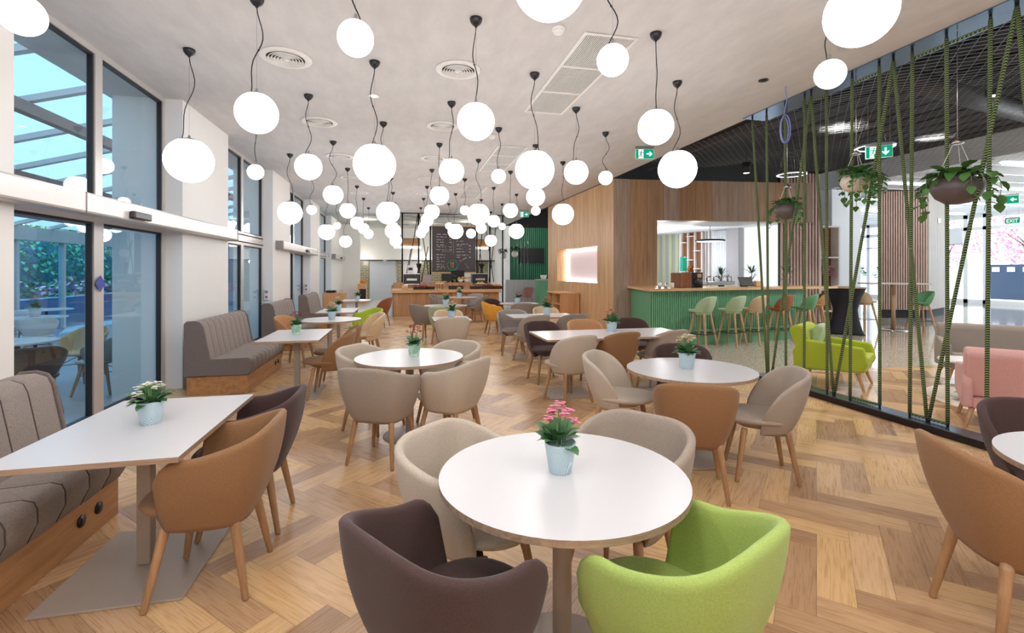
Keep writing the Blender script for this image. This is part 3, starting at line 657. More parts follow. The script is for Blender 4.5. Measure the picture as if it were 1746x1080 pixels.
# ------------------------------------------------------------------ banquettes
def banquette(x, y0, y1, label, xb=-2.62):
    L = y1-y0; xs = x; r = empty('banquette', (0, y0, 0), 0, label, 'banquette', 'grey banquettes')
    MB().box(xb+.02, xs-.06, .01, L-.01, 0, .23).build('plinth', 'oak_panel', r, bevel=.003)
    # seat : channelled cushion, profile in XZ swept along Y
    def sweep(prof, ys, name, mat, amp):
        mb = MB(); rings = []
        n = len(prof)
        nch = max(2, int(round(L/.19))); wch = (ys[1]-ys[0])/nch
        for k in range(nch):
            for f_ in (0.0, .06, .2, .5, .8, .94): 
                yy = ys[0]+(k+f_)*wch; e = 1-(2*f_-1)**6 if 0 < f_ < 1 else 0
                rings.append([(px+nx*(amp*(e-1)), yy, pz+nz*(amp*(e-1))) for (px, pz, nx, nz) in prof])
        rings.append([(px-nx*amp, ys[1], pz-nz*amp) for (px, pz, nx, nz) in prof])
        mb.loft(rings, 0, (True, True), True, True); o_ = mb.build(name, mat, r)
        sm_ = MB()
        for k in range(1, nch):
            yy = ys[0]+k*wch; sm_.tube([(px-nx*amp*.72, yy, pz-nz*amp*.72) for (px, pz, nx, nz) in prof[1:-1]], .0032, 5)
        sm_.build('seam', 'seam_dark', o_); return o_
    xf = xs
    sp = [(xb+.3, .235, 0, 0), (xs-.05, .235, .3, 0), (xf, .33, 1, 0), (xf-.002, .40, 1, .2), (xf-.02, .438, .7, .7), (xf-.07, .455, .1, 1), (xb+.5, .45, 0, 1), (xb+.26, .44, 0, 1), (xb+.2, .42, 0, 0)]
    sweep(sp, (0, L), 'seat', 'banquette', .014)
    bp = [(xb+.01, .24, 0, 0), (xb+.31, .36, .2, 0), (xb+.29, .45, 1, 0), (xb+.215, .84, 1, .1), (xb+.19, .895, .7, .7), (xb+.13, .92, 0, 1), (xb+.05, .915, 0, 1), (xb+.015, .88, 0, .3)]
    sweep(bp, (0.0, L), 'backrest', 'banquette', .014)
    # smooth side panels
    for yy in (-.022, L+.0):
        MB().loft([[(xb+.0, yy+q, .24), (xb+.3, yy+q, .24), (xb+.295, yy+q, .45), (xb+.22, yy+q, .85), (xb+.18, yy+q, .91), (xb+.12, yy+q, .93), (xb+.03, yy+q, .925), (xb+.0, yy+q, .89)] for q in (0, .022)], 0, (True, True), False).build('side_panel', 'banquette_dark', r, bevel=.008)
        MB().loft([[(xb+.29, yy+q, .24), (xs-.055, yy+q, .24), (xs-.0, yy+q, .34), (xs-.005, yy+q, .41), (xs-.06, yy+q, .452), (xb+.29, yy+q, .448)] for q in (0, .022)], 0, (True, True), False).build('seat_end', 'banquette_dark', r, bevel=.006)
    for yy in (L-.22, L-.38):
        s_ = MB().tube([(xs-.062, yy, .135), (xs-.052, yy, .135)], .034, 20).build('socket', 'black_plastic', r)
        MB().tube([(xs-.0525, yy, .135), (xs-.0505, yy, .135)], .022, 16).build('socket_insert', 'dark_steel', s_)
    return r
banquette(-1.71, 1.8, 3.58, 'grey channelled banquette in the left foreground beside the nearest window table', -2.34)
banquette(-1.84, 6.7, 8.42, 'grey channelled banquette standing whole against the first white pillar')
banquette(-1.84, 10.05, 11.75, 'grey channelled banquette behind the dark red flowers')
banquette(-1.84, 13.4, 15.05, 'farthest grey channelled banquette along the window wall')
r = empty('side_cabinet', (-2.2, 17.0, 0), 0, 'low oak cabinet at the far end of the window wall', 'cabinet')
MB().box(-.35, .35, -.25, .25, 0, .82).build('carcass', 'oak_cabinet', r, bevel=.004); MB().box(-.3, .3, -.262, -.252, .06, .76).build('door', 'oak_cabinet', r); MB().box(-.25, .05, -.2, .1, .83, .9).build('tray', 'black_plastic', r)

# ------------------------------------------------------------------ serving counter and kitchen
r = empty('serving_counter', (1.47, 16.66, 0), 0, 'long oak serving counter with planked front at the end of the hall', 'counter')
MB().box(-1.78, 1.86, .12, 2.2, 0, .8).build('front_panel', 'counter_planks', r); MB().box(-1.83, 1.92, 0, 2.1, .8, .9).build('worktop', 'oak_top', r, bevel=.004)
MB().box(-1.80, 1.88, 1.95, 2.1, .9, 1.1).build('upstand', 'counter_planks', r); MB().box(-1.85, -1.79, .05, 2.1, 0, .8).build('end_panel', 'door_pale', r)
CT = 'serving counter items'
def item(name, label, cat, mb, mat, loc, group=CT, bevel=0.0, extra=None):
    e = empty(name, loc, 0, label, cat, group); mb.build('body', mat, e, bevel=bevel)
    for (nm_, b_, m_) in (extra or []): b_.build(nm_, m_, e)
    return e
def cm(x, w_, lab): item('coffee_machine', lab, 'coffee machine', MB().box(-w_/2, w_/2, -.25, .25, .0, .42), 'black_plastic', (x, 18.85, 1.0), CT, .02,
    [('top_rail', MB().box(-w_/2, w_/2, -.26, .26, .42, .45), 'steel'), ('group_head', MB().box(-w_*.3, w_*.3, -.3, -.25, .18, .26), 'steel'), ('drip_tray', MB().box(-w_*.45, w_*.45, -.33, -.25, .02, .06), 'steel')])
# back work surface carrying the machines
bc = MB().box(-.4, 3.38, 18.78, 19.35, .0, 1.0).build('back_counter', 'counter_planks'); tag(bc, 'plain rear work counter carrying the coffee machines', 'counter')
cm(.35, .62, 'large black coffee machine at the left end of the serving counter'); cm(2.95, .6, 'large black coffee machine at the right end of the serving counter')
def grinder(x, lab): item('coffee_grinder', lab, 'coffee grinder', MB().lathe([(.07, 0), (.07, .03), (.05, .06), (.05, .2), (.075, .22), (.1, .36), (.1, .38), (.001, .38)], seg=16), 'black_plastic', (x, 18.85, 1.452), CT, 0)
grinder(.62, 'black coffee grinder on the left coffee machine'); grinder(3.05, 'black coffee grinder on the right coffee machine')
item('espresso_unit', 'white and blue boxed dispenser on the left coffee machine', 'dispenser', MB().box(-.1, .1, -.1, .1, 0, .3), 'white_plastic', (.3, 18.85, 1.452), CT, .01, [('screen', MB().box(-.08, .08, -.104, -.1, .12, .22), 'ext_bin')])
item('till_screen', 'black back of a till screen below the menu board', 'screen', MB().box(-.26, .26, -.02, .02, .06, .34), 'screen', (1.72, 18.68, 1.1), CT, .01, [('stand', MB().box(-.06, .06, -.04, .06, 0, .07), 'black_plastic')])
item('dark_display', 'tall dark panel beside the till screen', 'panel', MB().box(-.26, .26, -.02, .02, 0, .56), 'black_matte', (2.1, 18.8, 1.0), CT, .008)
item('metal_sheet', 'plain grey metal screen on the left of the serving counter', 'screen', MB().box(-.15, .15, -.01, .01, 0, .3), 'alu_dark', (.93, 18.68, 1.1), CT)
for (x, w_, h, mt, lab, food) in ((.08, .2, .14, 'oak_top', 'small oak box at the left end of the serving counter', None), (.62, .5, .09, 'basket', 'dark low tray behind the front left of the serving counter', 'food_red'), (.95, .3, .1, 'basket', 'black bread tray left of centre on the serving counter', None),
        (1.85, .5, .12, 'basket', 'dark tray in the middle of the serving counter', None), (2.55, .38, .1, 'basket', 'empty dark basket right of centre on the serving counter', None), (3.0, .42, .1, 'basket', 'basket of dark red fruit on the serving counter', 'food_red'), (3.32, .32, .1, 'basket', 'basket of orange fruit at the right end of the serving counter', 'food_orange')):
    ex = []
    if food:
        fb = MB()
        for q in range(9): fb.sphere((RND.uniform(-w_*.4, w_*.4), RND.uniform(-.1, .1), h+.02), .045, 10, 6)
        ex = [('food', fb, food)]
    item('food_tray', lab, 'tray', MB().box(-w_/2, w_/2, -.15, .15, 0, h), mt, (x, 17.1, .9), CT, .01, ex)
for (x, lab) in ((1.3, 'cake stand with pale cakes left of the till on the serving counter'), (2.75, 'cake stand with buns right of centre on the serving counter')):
    fb = MB()
    for q in range(7): fb.sphere((RND.uniform(-.12, .12), RND.uniform(-.1, .1), .22), .04, 10, 6)
    item('cake_stand', lab, 'cake stand', MB().lathe([(.18, .18), (.18, .2), (.001, .2)], seg=24), 'ceramic', (x, 17.3, .9), CT, 0, [('legs', MB().tube([(-.1, 0, 0), (-.08, 0, .18)], .015, 6).tube([(.1, 0, 0), (.08, 0, .18)], .015, 6).tube([(0, .1, 0), (0, .08, .18)], .015, 6), 'oak_leg'), ('food', fb, 'food_tan')])
for (x, lab, mt) in ((2.2, 'white bowls of pastries on the counter upstand', 'ceramic'), (2.45, 'white cups with fruit on the counter upstand', 'ceramic')):
    fb = MB()
    for q in range(10): fb.sphere((RND.uniform(-.14, .14), RND.uniform(-.05, .05), .14+RND.uniform(0, .06)), .035, 8, 6)
    item('pastry_bowl', lab, 'bowl', MB().lathe([(.06, 0), (.14, .12), (.13, .12), (.05, .01)], seg=20, caps=(True, False)), mt, (x, 18.7, 1.1), CT, 0, [('food', fb, 'food_tan')])
plant(.45, 18.67, 'white', 'leaf_a', 'small white flowering plant in front of the left coffee machine', z=1.1, sc=1.3, seed=61); plant(2.95, 18.67, 'white', 'leaf_a', 'small white flowering plant in front of the right coffee machine', z=1.1, sc=1.2, seed=67)
plant(1.97, 18.67, 'white', 'leaf_a', 'small plant beside the till screen on the serving counter', z=1.1, sc=1.1, seed=71)
# steel posts, cords above the counter
def post(x, lab): tag(MB().tube([(x, 19.25, 1.0 if x < 3.4 else 0), (x, 19.25, HC)], .03, 8).build('steel_post', 'dark_steel'), lab, 'post', 'dark posts above the serving counter')
for x, lab in ((-.0, 'leftmost dark post above the serving counter'), (.62, 'dark post where the cords meet left of the menu board'), (1.08, 'dark post at the left edge of the menu board'), (2.92, 'dark post at the right edge of the menu board'), (3.45, 'dark post right of the menu board above the coffee machine'), (3.98, 'rightmost dark post above the serving counter')): post(x, lab)
cords = [((.6, HC), (.15, 1.1)), ((.64, HC), (1.05, 1.1)), ((.1, 1.1), (.33, 2.4)), ((.98, 2.5), (.72, 1.1)), ((3.2, HC), (2.92, 1.1)), ((3.2, HC), (3.6, 1.1)), ((3.75, HC), (3.4, 1.1)), ((3.0, 2.6), (3.2, 1.1))]
for k, ((xa, za), (xb, zb)) in enumerate(cords): tag(MB().tube([(xa, 19.2, za), (xb, 19.2, zb)], .016, 6).build('cord', 'black_matte'), '%s dark slanting cord above the serving counter, counted from the left' % ORD[k], 'cord', 'slanting cords above the serving counter')
tag(MB().box(-.2, 4.2, 19.1, 19.4, HC-.03, HC-.002).build('mounting_rail', 'dark_steel'), 'dark rail on the ceiling edge holding the counter cords', 'rail')
item('menu_card', 'white paper card standing at the left end of the serving counter', 'card', MB().obox((0, 0, .09), (.14, .006, .18), mat=Matrix.Rotation(-.15, 3, 'X')), 'white_plastic', (.12, 17.25, .9), CT)
fb = MB()
for q_ in range(14): fb.sphere((RND.uniform(-.12, .12), RND.uniform(-.25, .25), 1.0+RND.uniform(0, .1)), .05, 8, 6)
item('fruit_sideboard', 'oak sideboard with oranges by the left wall near the kitchen', 'sideboard', MB().box(-.18, .18, -.4, .4, 0, .95), 'oak_cabinet', (-1.85, 23.9, 0), 'far corner things', 0, [('fruit', fb, 'food_orange'), ('opening', MB().box(-.1, .19, -.41, -.3, .2, .7), 'black_matte')])
# menu board
r = empty('menu_board', (2.0, 19.15, 0), 0, 'tall hanging chalkboard menu with a green round emblem above the serving counter', 'menu board')
MB().box(-.86, .86, -.02, .02, 1.5, 3.3).build('board', 'chalkboard', r); f = MB().box(-.87, .87, -.03, .03, 1.46, 1.5).box(-.87, .87, -.03, .03, 3.3, 3.34); f.build('frame', 'oak_top', r)
for sx in (-.87, .87): MB().tube([(sx*.95, 0, 3.34), (sx*.95, 0, HC)], .008, 6).build('hanger', 'dark_steel', r)
def scribble(x0, x1, z, h, sl=0.0, seed=0):
    ch = MB(); q = random.Random(seed); x = x0
    while x < x1-.02:
        wl = min(q.uniform(.07, .2), x1-x); pts = []; nst = max(4, int(wl/.012))
        for i in range(nst):
            xx = x+wl*i/nst; pts.append((xx, -.024, z+sl*(xx-x0)+h*(.5*math.sin(i*2.1+q.random())+(.6 if q.random() < .15 else 0))))
        ch.tube(pts, .0095, 4); x += wl+.035
    ch.build('lettering', 'chalk', r)
for k, (z, a, c_, p) in enumerate(((2.98, -.68, -.28, 0), (2.88, -.7, -.25, 1), (2.77, -.7, -.4, 1), (2.67, -.7, -.4, 1), (2.56, -.7, -.38, 0), (2.49, -.68, -.32, 1), (2.38, -.7, -.3, 1), (2.18, -.7, -.34, 0), (2.07, -.7, -.35, 0), (2.0, -.68, -.58, 0), (1.92, -.7, -.36, 0), (1.8, -.7, -.4, 0), (1.72, -.68, -.34, 0), (1.66, -.7, -.34, 0), (1.59, -.7, -.56, 0))):
    scribble(a, c_, z, .022, seed=k)
    if p: scribble(-.2, -.1, z, .025, seed=50+k)
for k, (z, a, c_, p) in enumerate(((2.72, .08, .42, 0), (2.6, .08, .55, 0), (2.54, .1, .3, 1), (2.42, .08, .34, 1), (2.3, .08, .42, 1), (2.17, .08, .56, 0), (2.08, .1, .22, 1))):
    scribble(a, c_, z, .022, seed=100+k)
    if p: scribble(.58, .67, z, .025, seed=150+k)
ch = MB(); ch.tube([(-.02, -.024, 2.75), (-.02, -.024, 2.2)], .005, 4); ch.tube([(-.48, -.024, 2.31), (-.1, -.024, 2.31), (-.1, -.024, 2.72)], .005, 4); scribble(.22, .5, 1.92, .02, .55, 200); ch.build('ruled_line', 'chalk', r)
em = MB(); em.tube([(-.07+.2*math.cos(a*PI/20), -.026, 1.76+.2*math.sin(a*PI/20)) for a in range(41)], [.012+.012*(1 if a > 22 and a < 38 else 0) for a in range(41)], 6); em.build('emblem_ring', 'chalk_green', r)
ek = MB()
for x in (-.13, -.07, -.03): ek.tube([(x, -.026, 1.63), (x, -.026, 1.84)], .008, 4)
for x in (-.15, -.13, -.11): ek.tube([(x, -.026, 1.82), (x-.01, -.026, 1.88)], .005, 4)
ek.sphere((-.07, -.02, 1.86), .025, 8, 6); ek.sphere((-.03, -.02, 1.86), .02, 8, 6); ek.build('emblem_cutlery', 'food_tan', r)
cc = MB(); cc.tube([(.42, -.026, 1.84), (.5, -.026, 1.76), (.6, -.026, 1.66), (.56, -.026, 1.62), (.48, -.026, 1.72)], .007, 4); cc.tube([(-.2, -.026, 3.12), (-.14, -.026, 3.06), (-.1, -.026, 3.14), (-.17, -.026, 3.18)], .007, 4); cc.build('chalk_doodle', 'chalk_blue', r)
# kitchen back walls
struct('wall_back', MB().box(-3.7, 5.2, 27.0, 27.2, 2.1, HC).box(-3.7, 5.2, 26.9, 27.0, 0, 2.15), ['wall_white'])
struct('wall_tiles', MB().box(-3.0, -1.72, 26.85, 26.9, 0, 2.1).box(.9, 4.7, 26.85, 26.9, 0, 2.1).box(-.3, .0, 26.85, 26.9, 0, 2.1), 'olive_tile')
struct('trim_20', MB().box(-3.0, 5.0, 26.2, 26.9, 2.13, HC), 'wall_white'); struct('trim_21', MB().box(-3.0, 5.0, 26.3, 26.89, 2.08, 2.13), 'dark_steel')
struct('door_20', MB().box(-1.7, -.42, 26.8, 26.86, 0, 2.06), 'door_pale'); struct('door_21', MB().box(3.2, 4.1, 26.8, 26.86, 0, 2.06), 'door_pale')
struct('wall_nib', MB().box(XP, -2.02, 24.6, 24.9, 0, HC), 'wall_white'); struct('wall_end', MB().box(5.0, 5.25, 23.6, 27, 0, HC), 'cool_white')
for k, x in enumerate((-2.3, -.9, .4, 1.6, 2.9)):
    o = MB().lathe([(.09, 0), (.001, .0)], seg=16, caps=(False, False)).build('soffit_downlight', 'led_white', loc=(x, 26.15, 2.125)); 
    o.location = (x, 26.25, 2.079); o['label'] = '%s recessed spotlight under the kitchen soffit, from the left' % ORD[k]; o['category'] = 'downlight'; o['group'] = 'kitchen soffit lights'
for (x, lab) in ((.25, 'oak clad light box with a white glowing underside left of the menu board'), (3.25, 'oak clad light box with a white glowing underside right of the menu board')):
    r = empty('light_box', (x, 21.6, 0), 0, lab, 'light box', 'oak light boxes'); MB().box(-.55, .5, -.4, .4, 2.6, 2.95).build('cladding', 'oak_counter', r); MB().box(-.6, .55, -.45, .45, 2.55, 2.6).build('diffuser', 'led_white', r)
    for sx in (-.4, .4): MB().tube([(sx, 0, 2.95), (sx, 0, HC)], .01, 6).build('hanger', 'dark_steel', r)
b = MB()
for x, y in ((-1.5, 20.2), (-.5, 20.2), (.4, 20.6), (1.4, 20.2), (2.4, 20.6), (1.2, 22.5), (2.2, 23), (-1.2, 22.5), (-.6, 24)):
    b.box(x, x+.9, y, y+.05, HC-.012, HC-.001)
tag(b.build('ceiling_slots', 'black_matte'), 'black slot diffusers in the grey kitchen ceiling', 'slot diffuser')

# ------------------------------------------------------------------ oak clad bar block
CX, CY = 5.0, 10.89; DX, DY = .9936, -.113
struct('wall_oak_side', MB().box(CX, CX+.4, CY, 11.91, 0, 3.79).box(CX, CX+.4, 15.27, 16.3, 0, 3.79).box(CX, CX+.4, 11.91, 15.27, 0, 1.21).box(CX, CX+.4, 11.91, 15.27, 2.23, 3.79), 'veneer_side_lit')
RA = math.atan2(DY, DX)
struct('wall_oak_front', MB().box(0, 1.1, 0, .3, 0, 3.78).box(1.1, 5.2, 0, .3, 2.787, 3.78), 'veneer_front', loc=(CX, CY, 0), rz=RA)
struct('wall_bar_return', MB().box(5.4, 5.5, 11.2, 17, 0, 3.7), 'wall_white')
nich = MB().box(CX+.37, CX+.395, 11.86, 15.3, 1.15, 2.29); struct('niche_panel', nich, 'niche_panel')
ls = MB().box(CX+.30, CX+.36, 11.95, 15.2, 2.212, 2.225).box(CX+.30, CX+.36, 11.95, 15.2, 1.212, 1.225).box(CX+.30, CX+.36, 15.18, 15.24, 1.22, 2.2).box(CX+.3, CX+.36, 11.92, 11.94, 1.22, 2.2); tag(ls.build('niche_light_strip', 'led_niche'), 'glowing light strip along the edges of the wall niche', 'light strip')
r = empty('oak_cabinet', (4.4, 13.16, 0), 0, 'low oak cabinet with an open shelf against the oak wall', 'cabinet')
MB().box(0, .58, 0, .03, 0, .88).box(0, .58, 1.18, 1.21, 0, .88).box(.55, .58, .03, 1.18, 0, .88).box(0, .55, .03, 1.18, 0, .04).box(.02, .55, .03, 1.18, .56, .59).box(0, .55, .7, .73, .04, .88).build('carcass', 'oak_cabinet', r)
MB().box(-.02, .59, -.02, 1.23, .88, .92).build('top', 'oak_top', r, bevel=.004); MB().box(-.018, 0, .73, 1.2, .05, .55).build('door', 'oak_cabinet', r)
# bar counter
A = Vector((4.92, 8.93)); Bp = Vector((9.1, 9.4)); Cc = Vector((5.42, 10.8))
r = empty('bar_counter', (4.92, 8.93, 0), 0, 'long green ribbed bar counter with an oak top', 'bar counter')
dv = (Bp-A).normalized(); nv = Vector((-dv.y, dv.x)); Lc = (Bp-A).length
loc2 = lambda p: (p.x-A.x, p.y-A.y)
e1 = Bp+nv*.62; in1 = A+nv*.62+dv*.75
poly = [loc2(A), loc2(Bp), loc2(e1), loc2(in1), loc2(Cc+Vector((.6, -.05))), loc2(Cc)]
MB().prism(poly, 0, 1.13).build('body', 'green_shade', r)
ov = lambda p, d: loc2(p)
top = [loc2(A+Vector((-.1, -.12))), loc2(Bp+dv*.9-nv*.1), loc2(e1+dv*.9), loc2(in1), loc2(Cc+Vector((.65, -.02))), loc2(Cc+Vector((-.12, .0)))]
MB().prism(top, 1.135, 1.185).build('worktop', 'oak_top', r, bevel=.006)
ribs = MB(); n = int(Lc/.046)
for k in range(n):
    p = A+dv*((k+.5)*Lc/n)-nv*.011; ribs.obox((p.x-A.x, p.y-A.y, .655), (.027, .024, .95), math.atan2(dv.y, dv.x))
d2 = (Cc-A).normalized(); n2 = Vector((-d2.y, d2.x)); L2 = (Cc-A).length; nk = int(L2/.06)
for k in range(nk):
    p = A+d2*((k+.5)*L2/nk)+n2*.007; ribs.obox((p.x-A.x, p.y-A.y, .58), (.03, .012, 1.1), math.atan2(d2.y, d2.x))
rb = ribs.build('ribbed_cladding', 'green_paint', r)
MB().obox((*(loc2(A+dv*Lc/2-nv*.012)), .09), (Lc, .024, .18), math.atan2(dv.y, dv.x)).build('plinth', 'green_paint', r)
MB().obox((*(loc2(A+dv*(Lc/2+.3)-nv*.09)), .3), (Lc-1.0, .04, .04), math.atan2(dv.y, dv.x)).build('foot_rail', 'green_paint', r)
GS = 'stools along the bar'
for (x, y, c_, lab, fx, fy) in ((5.9, 8.66, 'mint', 'mint bar stool at the left end of the green bar', -.42, .9), (6.65, 8.74, 'mint', 'mint bar stool second from the left at the green bar', -.42, .9), (7.25, 8.82, 'cream', 'cream bar stool in the middle of the green bar', -.42, .9), (7.97, 8.9, 'rust', 'rust brown bar stool at the green bar', -.42, .9), (8.7, 9.0, 'forest', 'deep green bar stool at the right end of the green bar', -.5, .85), (9.7, 9.72, 'tan', 'tan bar stool at the end of the bar beside the black draped table', -.8, .6)):
    chair('stool', c_, x, y, fx, fy, lab, GS, legmat='oak_leg_light')
BI = 'things on the bar'
def onbar(t_, s_, z=1.186): p = A+dv*t_+nv*s_; return (p.x, p.y, z)
item('coffee_machine', 'bronze and black coffee machine on the bar counter', 'coffee machine', MB().box(-.26, .0, -.2, .2, 0, .32), 'shelf_brown', onbar(1.15, .35), BI, .01, [('black_half', MB().box(.002, .26, -.2, .2, 0, .33), 'black_plastic'), ('label_plate', MB().box(.13, .23, -.204, -.2, .22, .3), 'oak_counter'), ('front_window', MB().tube([(.15, -.202, .12), (.15, -.212, .12)], .1, 24), 'screen')])
item('tablet_till', 'black tablet till tilted on the bar counter', 'tablet', MB().obox((0, 0, .12), (.34, .02, .24), mat=Matrix.Rotation(-.6, 3, 'X')), 'screen', onbar(2.75, .3), BI, .006, [('stand', MB().box(-.05, .05, 0, .14, 0, .12), 'black_plastic')])
item('card_reader', 'tan rounded card stand beside the tablet till', 'card stand', MB().box(-.07, .07, -.06, .06, 0, .13), 'oak_top', onbar(3.1, .32), BI, .02)
es = MB()
for k in range(4): es.tube([(-.3+k*.2, 0, .05), (-.32+k*.2, 0, .2), (-.25+k*.2, -.08, .22)], .02, 8)
es.tube([(.36, 0, .02), (.42, 0, .16), (.32, 0, .26), (.24, 0, .2)], .018, 8)
item('espresso_taps', 'chrome espresso machine with taps behind the bar', 'espresso machine', MB().box(-.4, .4, -.15, .15, 0, .1), 'chrome', (7.8, 10.8, 1.19), BI, .02, [('taps', es, 'chrome')])
for k, (t_, s_) in enumerate(((.35, .2), (.42, .3), (.52, .22), (.6, .34), (.7, .24))):
    item('glass_jar', '%s small clear jar at the left end of the bar top' % ORD[k], 'jar', MB().lathe([(.03, 0), (.035, .02), (.035, .1), (.028, .11), (.001, .11)], seg=14), ['steel', 'ceramic', 'steel', 'chrome', 'ceramic'][k], onbar(t_, s_), BI)
# bar back room
struct('bar_back_counter', MB().box(6.2, 9.6, 11.6, 12.2, 0, 1.07), 'cool_white'); struct('trim_22', MB().box(6.15, 9.65, 11.55, 12.25, 1.07, 1.11), 'oak_top')
W0 = Vector((9.1, 16.6)); W1 = Vector((10.7, 11.1)); wd = (W1-W0).normalized(); wn = Vector((-wd.y, wd.x)); wn = -wn if wn.x > 0 else wn; WA = math.atan2(wd.y, wd.x)
def onwall(a, d): return W0+wd*a+wn*d
def wallbox(mb, a0, a1, d0, d1, z0, z1):
    p = onwall((a0+a1)/2, (d0+d1)/2); mb.obox((p.x, p.y, (z0+z1)/2), (abs(a1-a0), abs(d1-d0), z1-z0), WA); return mb
def acol(u):   # distance along the bar's rear wall seen at a bearing
    k = (u-873)/824; cs, sn = math.cos(TH), math.sin(TH); best = 0; bd = 9
    for i in range(0, 700):
        p = W0+wd*i*.01; D = p.y*cs+p.x*sn; l = p.x*cs-p.y*sn
        if abs(l/D-k) < bd: bd = abs(l/D-k); best = i*.01
    return best
aw = [acol(u) for u in (1119, 1150, 1165, 1200, 1216, 1247, 1268, 1344)]
struct('bar_ceiling', MB().prism([(5.5, 11.15), (10.3, 10.6), (10.9, 11.1), (9.3, 16.7), (5.5, 16.7)], 2.86, 2.95), 'cool_white')
struct('wall_bar_rear', wallbox(wallbox(MB(), -1.5, aw[6], -.2, -.05, 0, 2.95), aw[7], aw[7]+.3, -.2, -.05, 0, 2.95), 'grey_pillar')
b = MB()
for k in range(5): a = aw[0]-.3+k*.3; wallbox(b, a, a+.14, -.05, .0, 0, 2.86)
struct('trim_23', b, 'pale_green')
b = MB()
for k in range(12): a = aw[1]+.05+k*(aw[4]-aw[1])/12; wallbox(b, a, a+.07, -.05, -.01, 0, 2.86)
struct('trim_24', b, 'slat_light')
r = empty('bar_shelf', (0, 0, 0), 0, 'white framed shelf unit with brown backs behind the bar', 'shelf'); b = MB(); wallbox(b, aw[2], aw[3], .0, .03, 0, 2.84); b.build('back_panel', 'shelf_brown', r)
b = MB(); n3 = (aw[3]-aw[2])/3
for k in range(4): wallbox(b, aw[2]+k*n3-.025, aw[2]+k*n3+.025, .03, .11, 0, 2.84)
b.build('upright', 'slat_light', r); b = MB()
for k in range(3):
    for z in ((.9, 1.5, 2.0, 2.5), (.9, 1.3, 1.9, 2.7), (.9, 1.6, 2.2))[k]: wallbox(MB(), aw[2]+k*n3+.025, aw[2]+(k+1)*n3-.025, .03, .2, z, z+.035).build('shelf_board', 'slat_light', r)

p = onwall(aw[2]+n3*.5, .12); item('teal_box', 'tall teal box on the shelf behind the bar', 'box', MB().box(-.1, .1, -.08, .08, 0, .5), 'teal', (p.x, p.y, 1.536), BI)
def flowers_at(p, z, lab, pet, sc=1.0):
    e = empty('vase_of_flowers', (p.x, p.y, z), 0, lab, 'vase', BI); MB().lathe([(.04, 0), (.06, .06), (.03, .14), (.035, .16), (.001, .16)], seg=16).build('vase', 'ceramic', e); f_ = MB(); q = random.Random(int(z*100)+len(lab))
    for k in range(26):
        c_ = Vector((q.uniform(-.1, .1), q.uniform(-.06, .06), .2+q.uniform(0, .16)))*sc
        for i in range(4): f_.leaf(c_, (q.uniform(-1, 1), q.uniform(-1, 1), q.uniform(0, 1)), .07*sc, .05*sc)
    f_.build('flowers', pet, e)
flowers_at(onwall(aw[2]+n3*1.5, .12), 1.336, 'vase of orange flowers on the shelf behind the bar', 'food_orange'); flowers_at(onwall(aw[2]+n3*2.5, .12), .936, 'small vase with teal leaves on the shelf behind the bar', 'leaf_dark')
# big window behind the bar
r = bpy.data.objects.new('window_30', None); COL.objects.link(r); r['kind'] = 'structure'
b = MB(); wallbox(b, aw[6], aw[7], -.16, -.06, 2.72, 2.9); wallbox(b, aw[6], aw[7], -.16, -.06, .9, .98); wallbox(b, (aw[6]+aw[7])*.5, (aw[6]+aw[7])*.5+.06, -.14, -.08, .9, 2.9); wallbox(b, aw[6], aw[7], -.14, -.08, 2.15, 2.22); b.build('frame', 'alu', r)
b = MB(); wallbox(b, aw[6], aw[7], -.115, -.105, .9, 2.9); b.build('pane', 'pane_right', r)
struct('wall_bar_sill', wallbox(MB(), aw[6], aw[7], -.2, -.05, 0, .9), 'grey_pillar')
m, t = newmat('sheer_daylight'); tc = t.n('ShaderNodeTexWave', {'Vector': t.obj(), 'Scale': 2.2, 'Distortion': 2.0}).outputs['Fac']
ee = t.n('ShaderNodeEmission', {'Color': t.mix(tc, (.80, .93, 1.0), (1, 1, 1)), 'Strength': 1.05}); t.t.links.new(ee.outputs[0], t.out.inputs[0])  # curtain emits by itself, standing in for daylight outside
b = MB()
for k in range(36):
    a = aw[6]+.02+k*(aw[7]-aw[6]-.04)/36; qq = onwall(a+.03, -.04+.03*(k % 2)); b.tube([(qq.x, qq.y, .92), (qq.x, qq.y, 2.85)], .05, 8)
tag(b.build('sheer_curtain', 'sheer_daylight'), 'sheer curtain glowing in place of daylight across the window behind the bar', 'curtain')
b = MB()
for k in range(14): a = aw[4]+k*(aw[5]-aw[4])/14; q = onwall(a+.05, .04+.02*(k % 2)); b.tube([(q.x, q.y, .9), (q.x, q.y, 2.84)], .045, 8)
tag(b.build('curtain', 'curtain_bright'), 'pale pleated curtain behind the bar beside the grey pillar', 'curtain')
struct('wall_bar_pillar', wallbox(MB(), aw[5], aw[6], -.05, .25, 0, 2.86), 'grey_pillar')
rg = empty('ring_light', (8.7, 12.4, 2.4), 0, 'dark disc lamp hanging in front of the bar window', 'lamp'); MB().lathe([(.4, 0), (.42, .02), (.4, .05), (.001, .05)], seg=32).build('disc', 'dark_steel', rg); MB().lathe([(.36, -.002), (.001, -.002)], seg=32, caps=(False, False)).build('lens', 'led_cool', rg); MB().tube([(0, 0, .05), (0, 0, .46)], .006, 6).build('cord', 'black_plastic', rg)
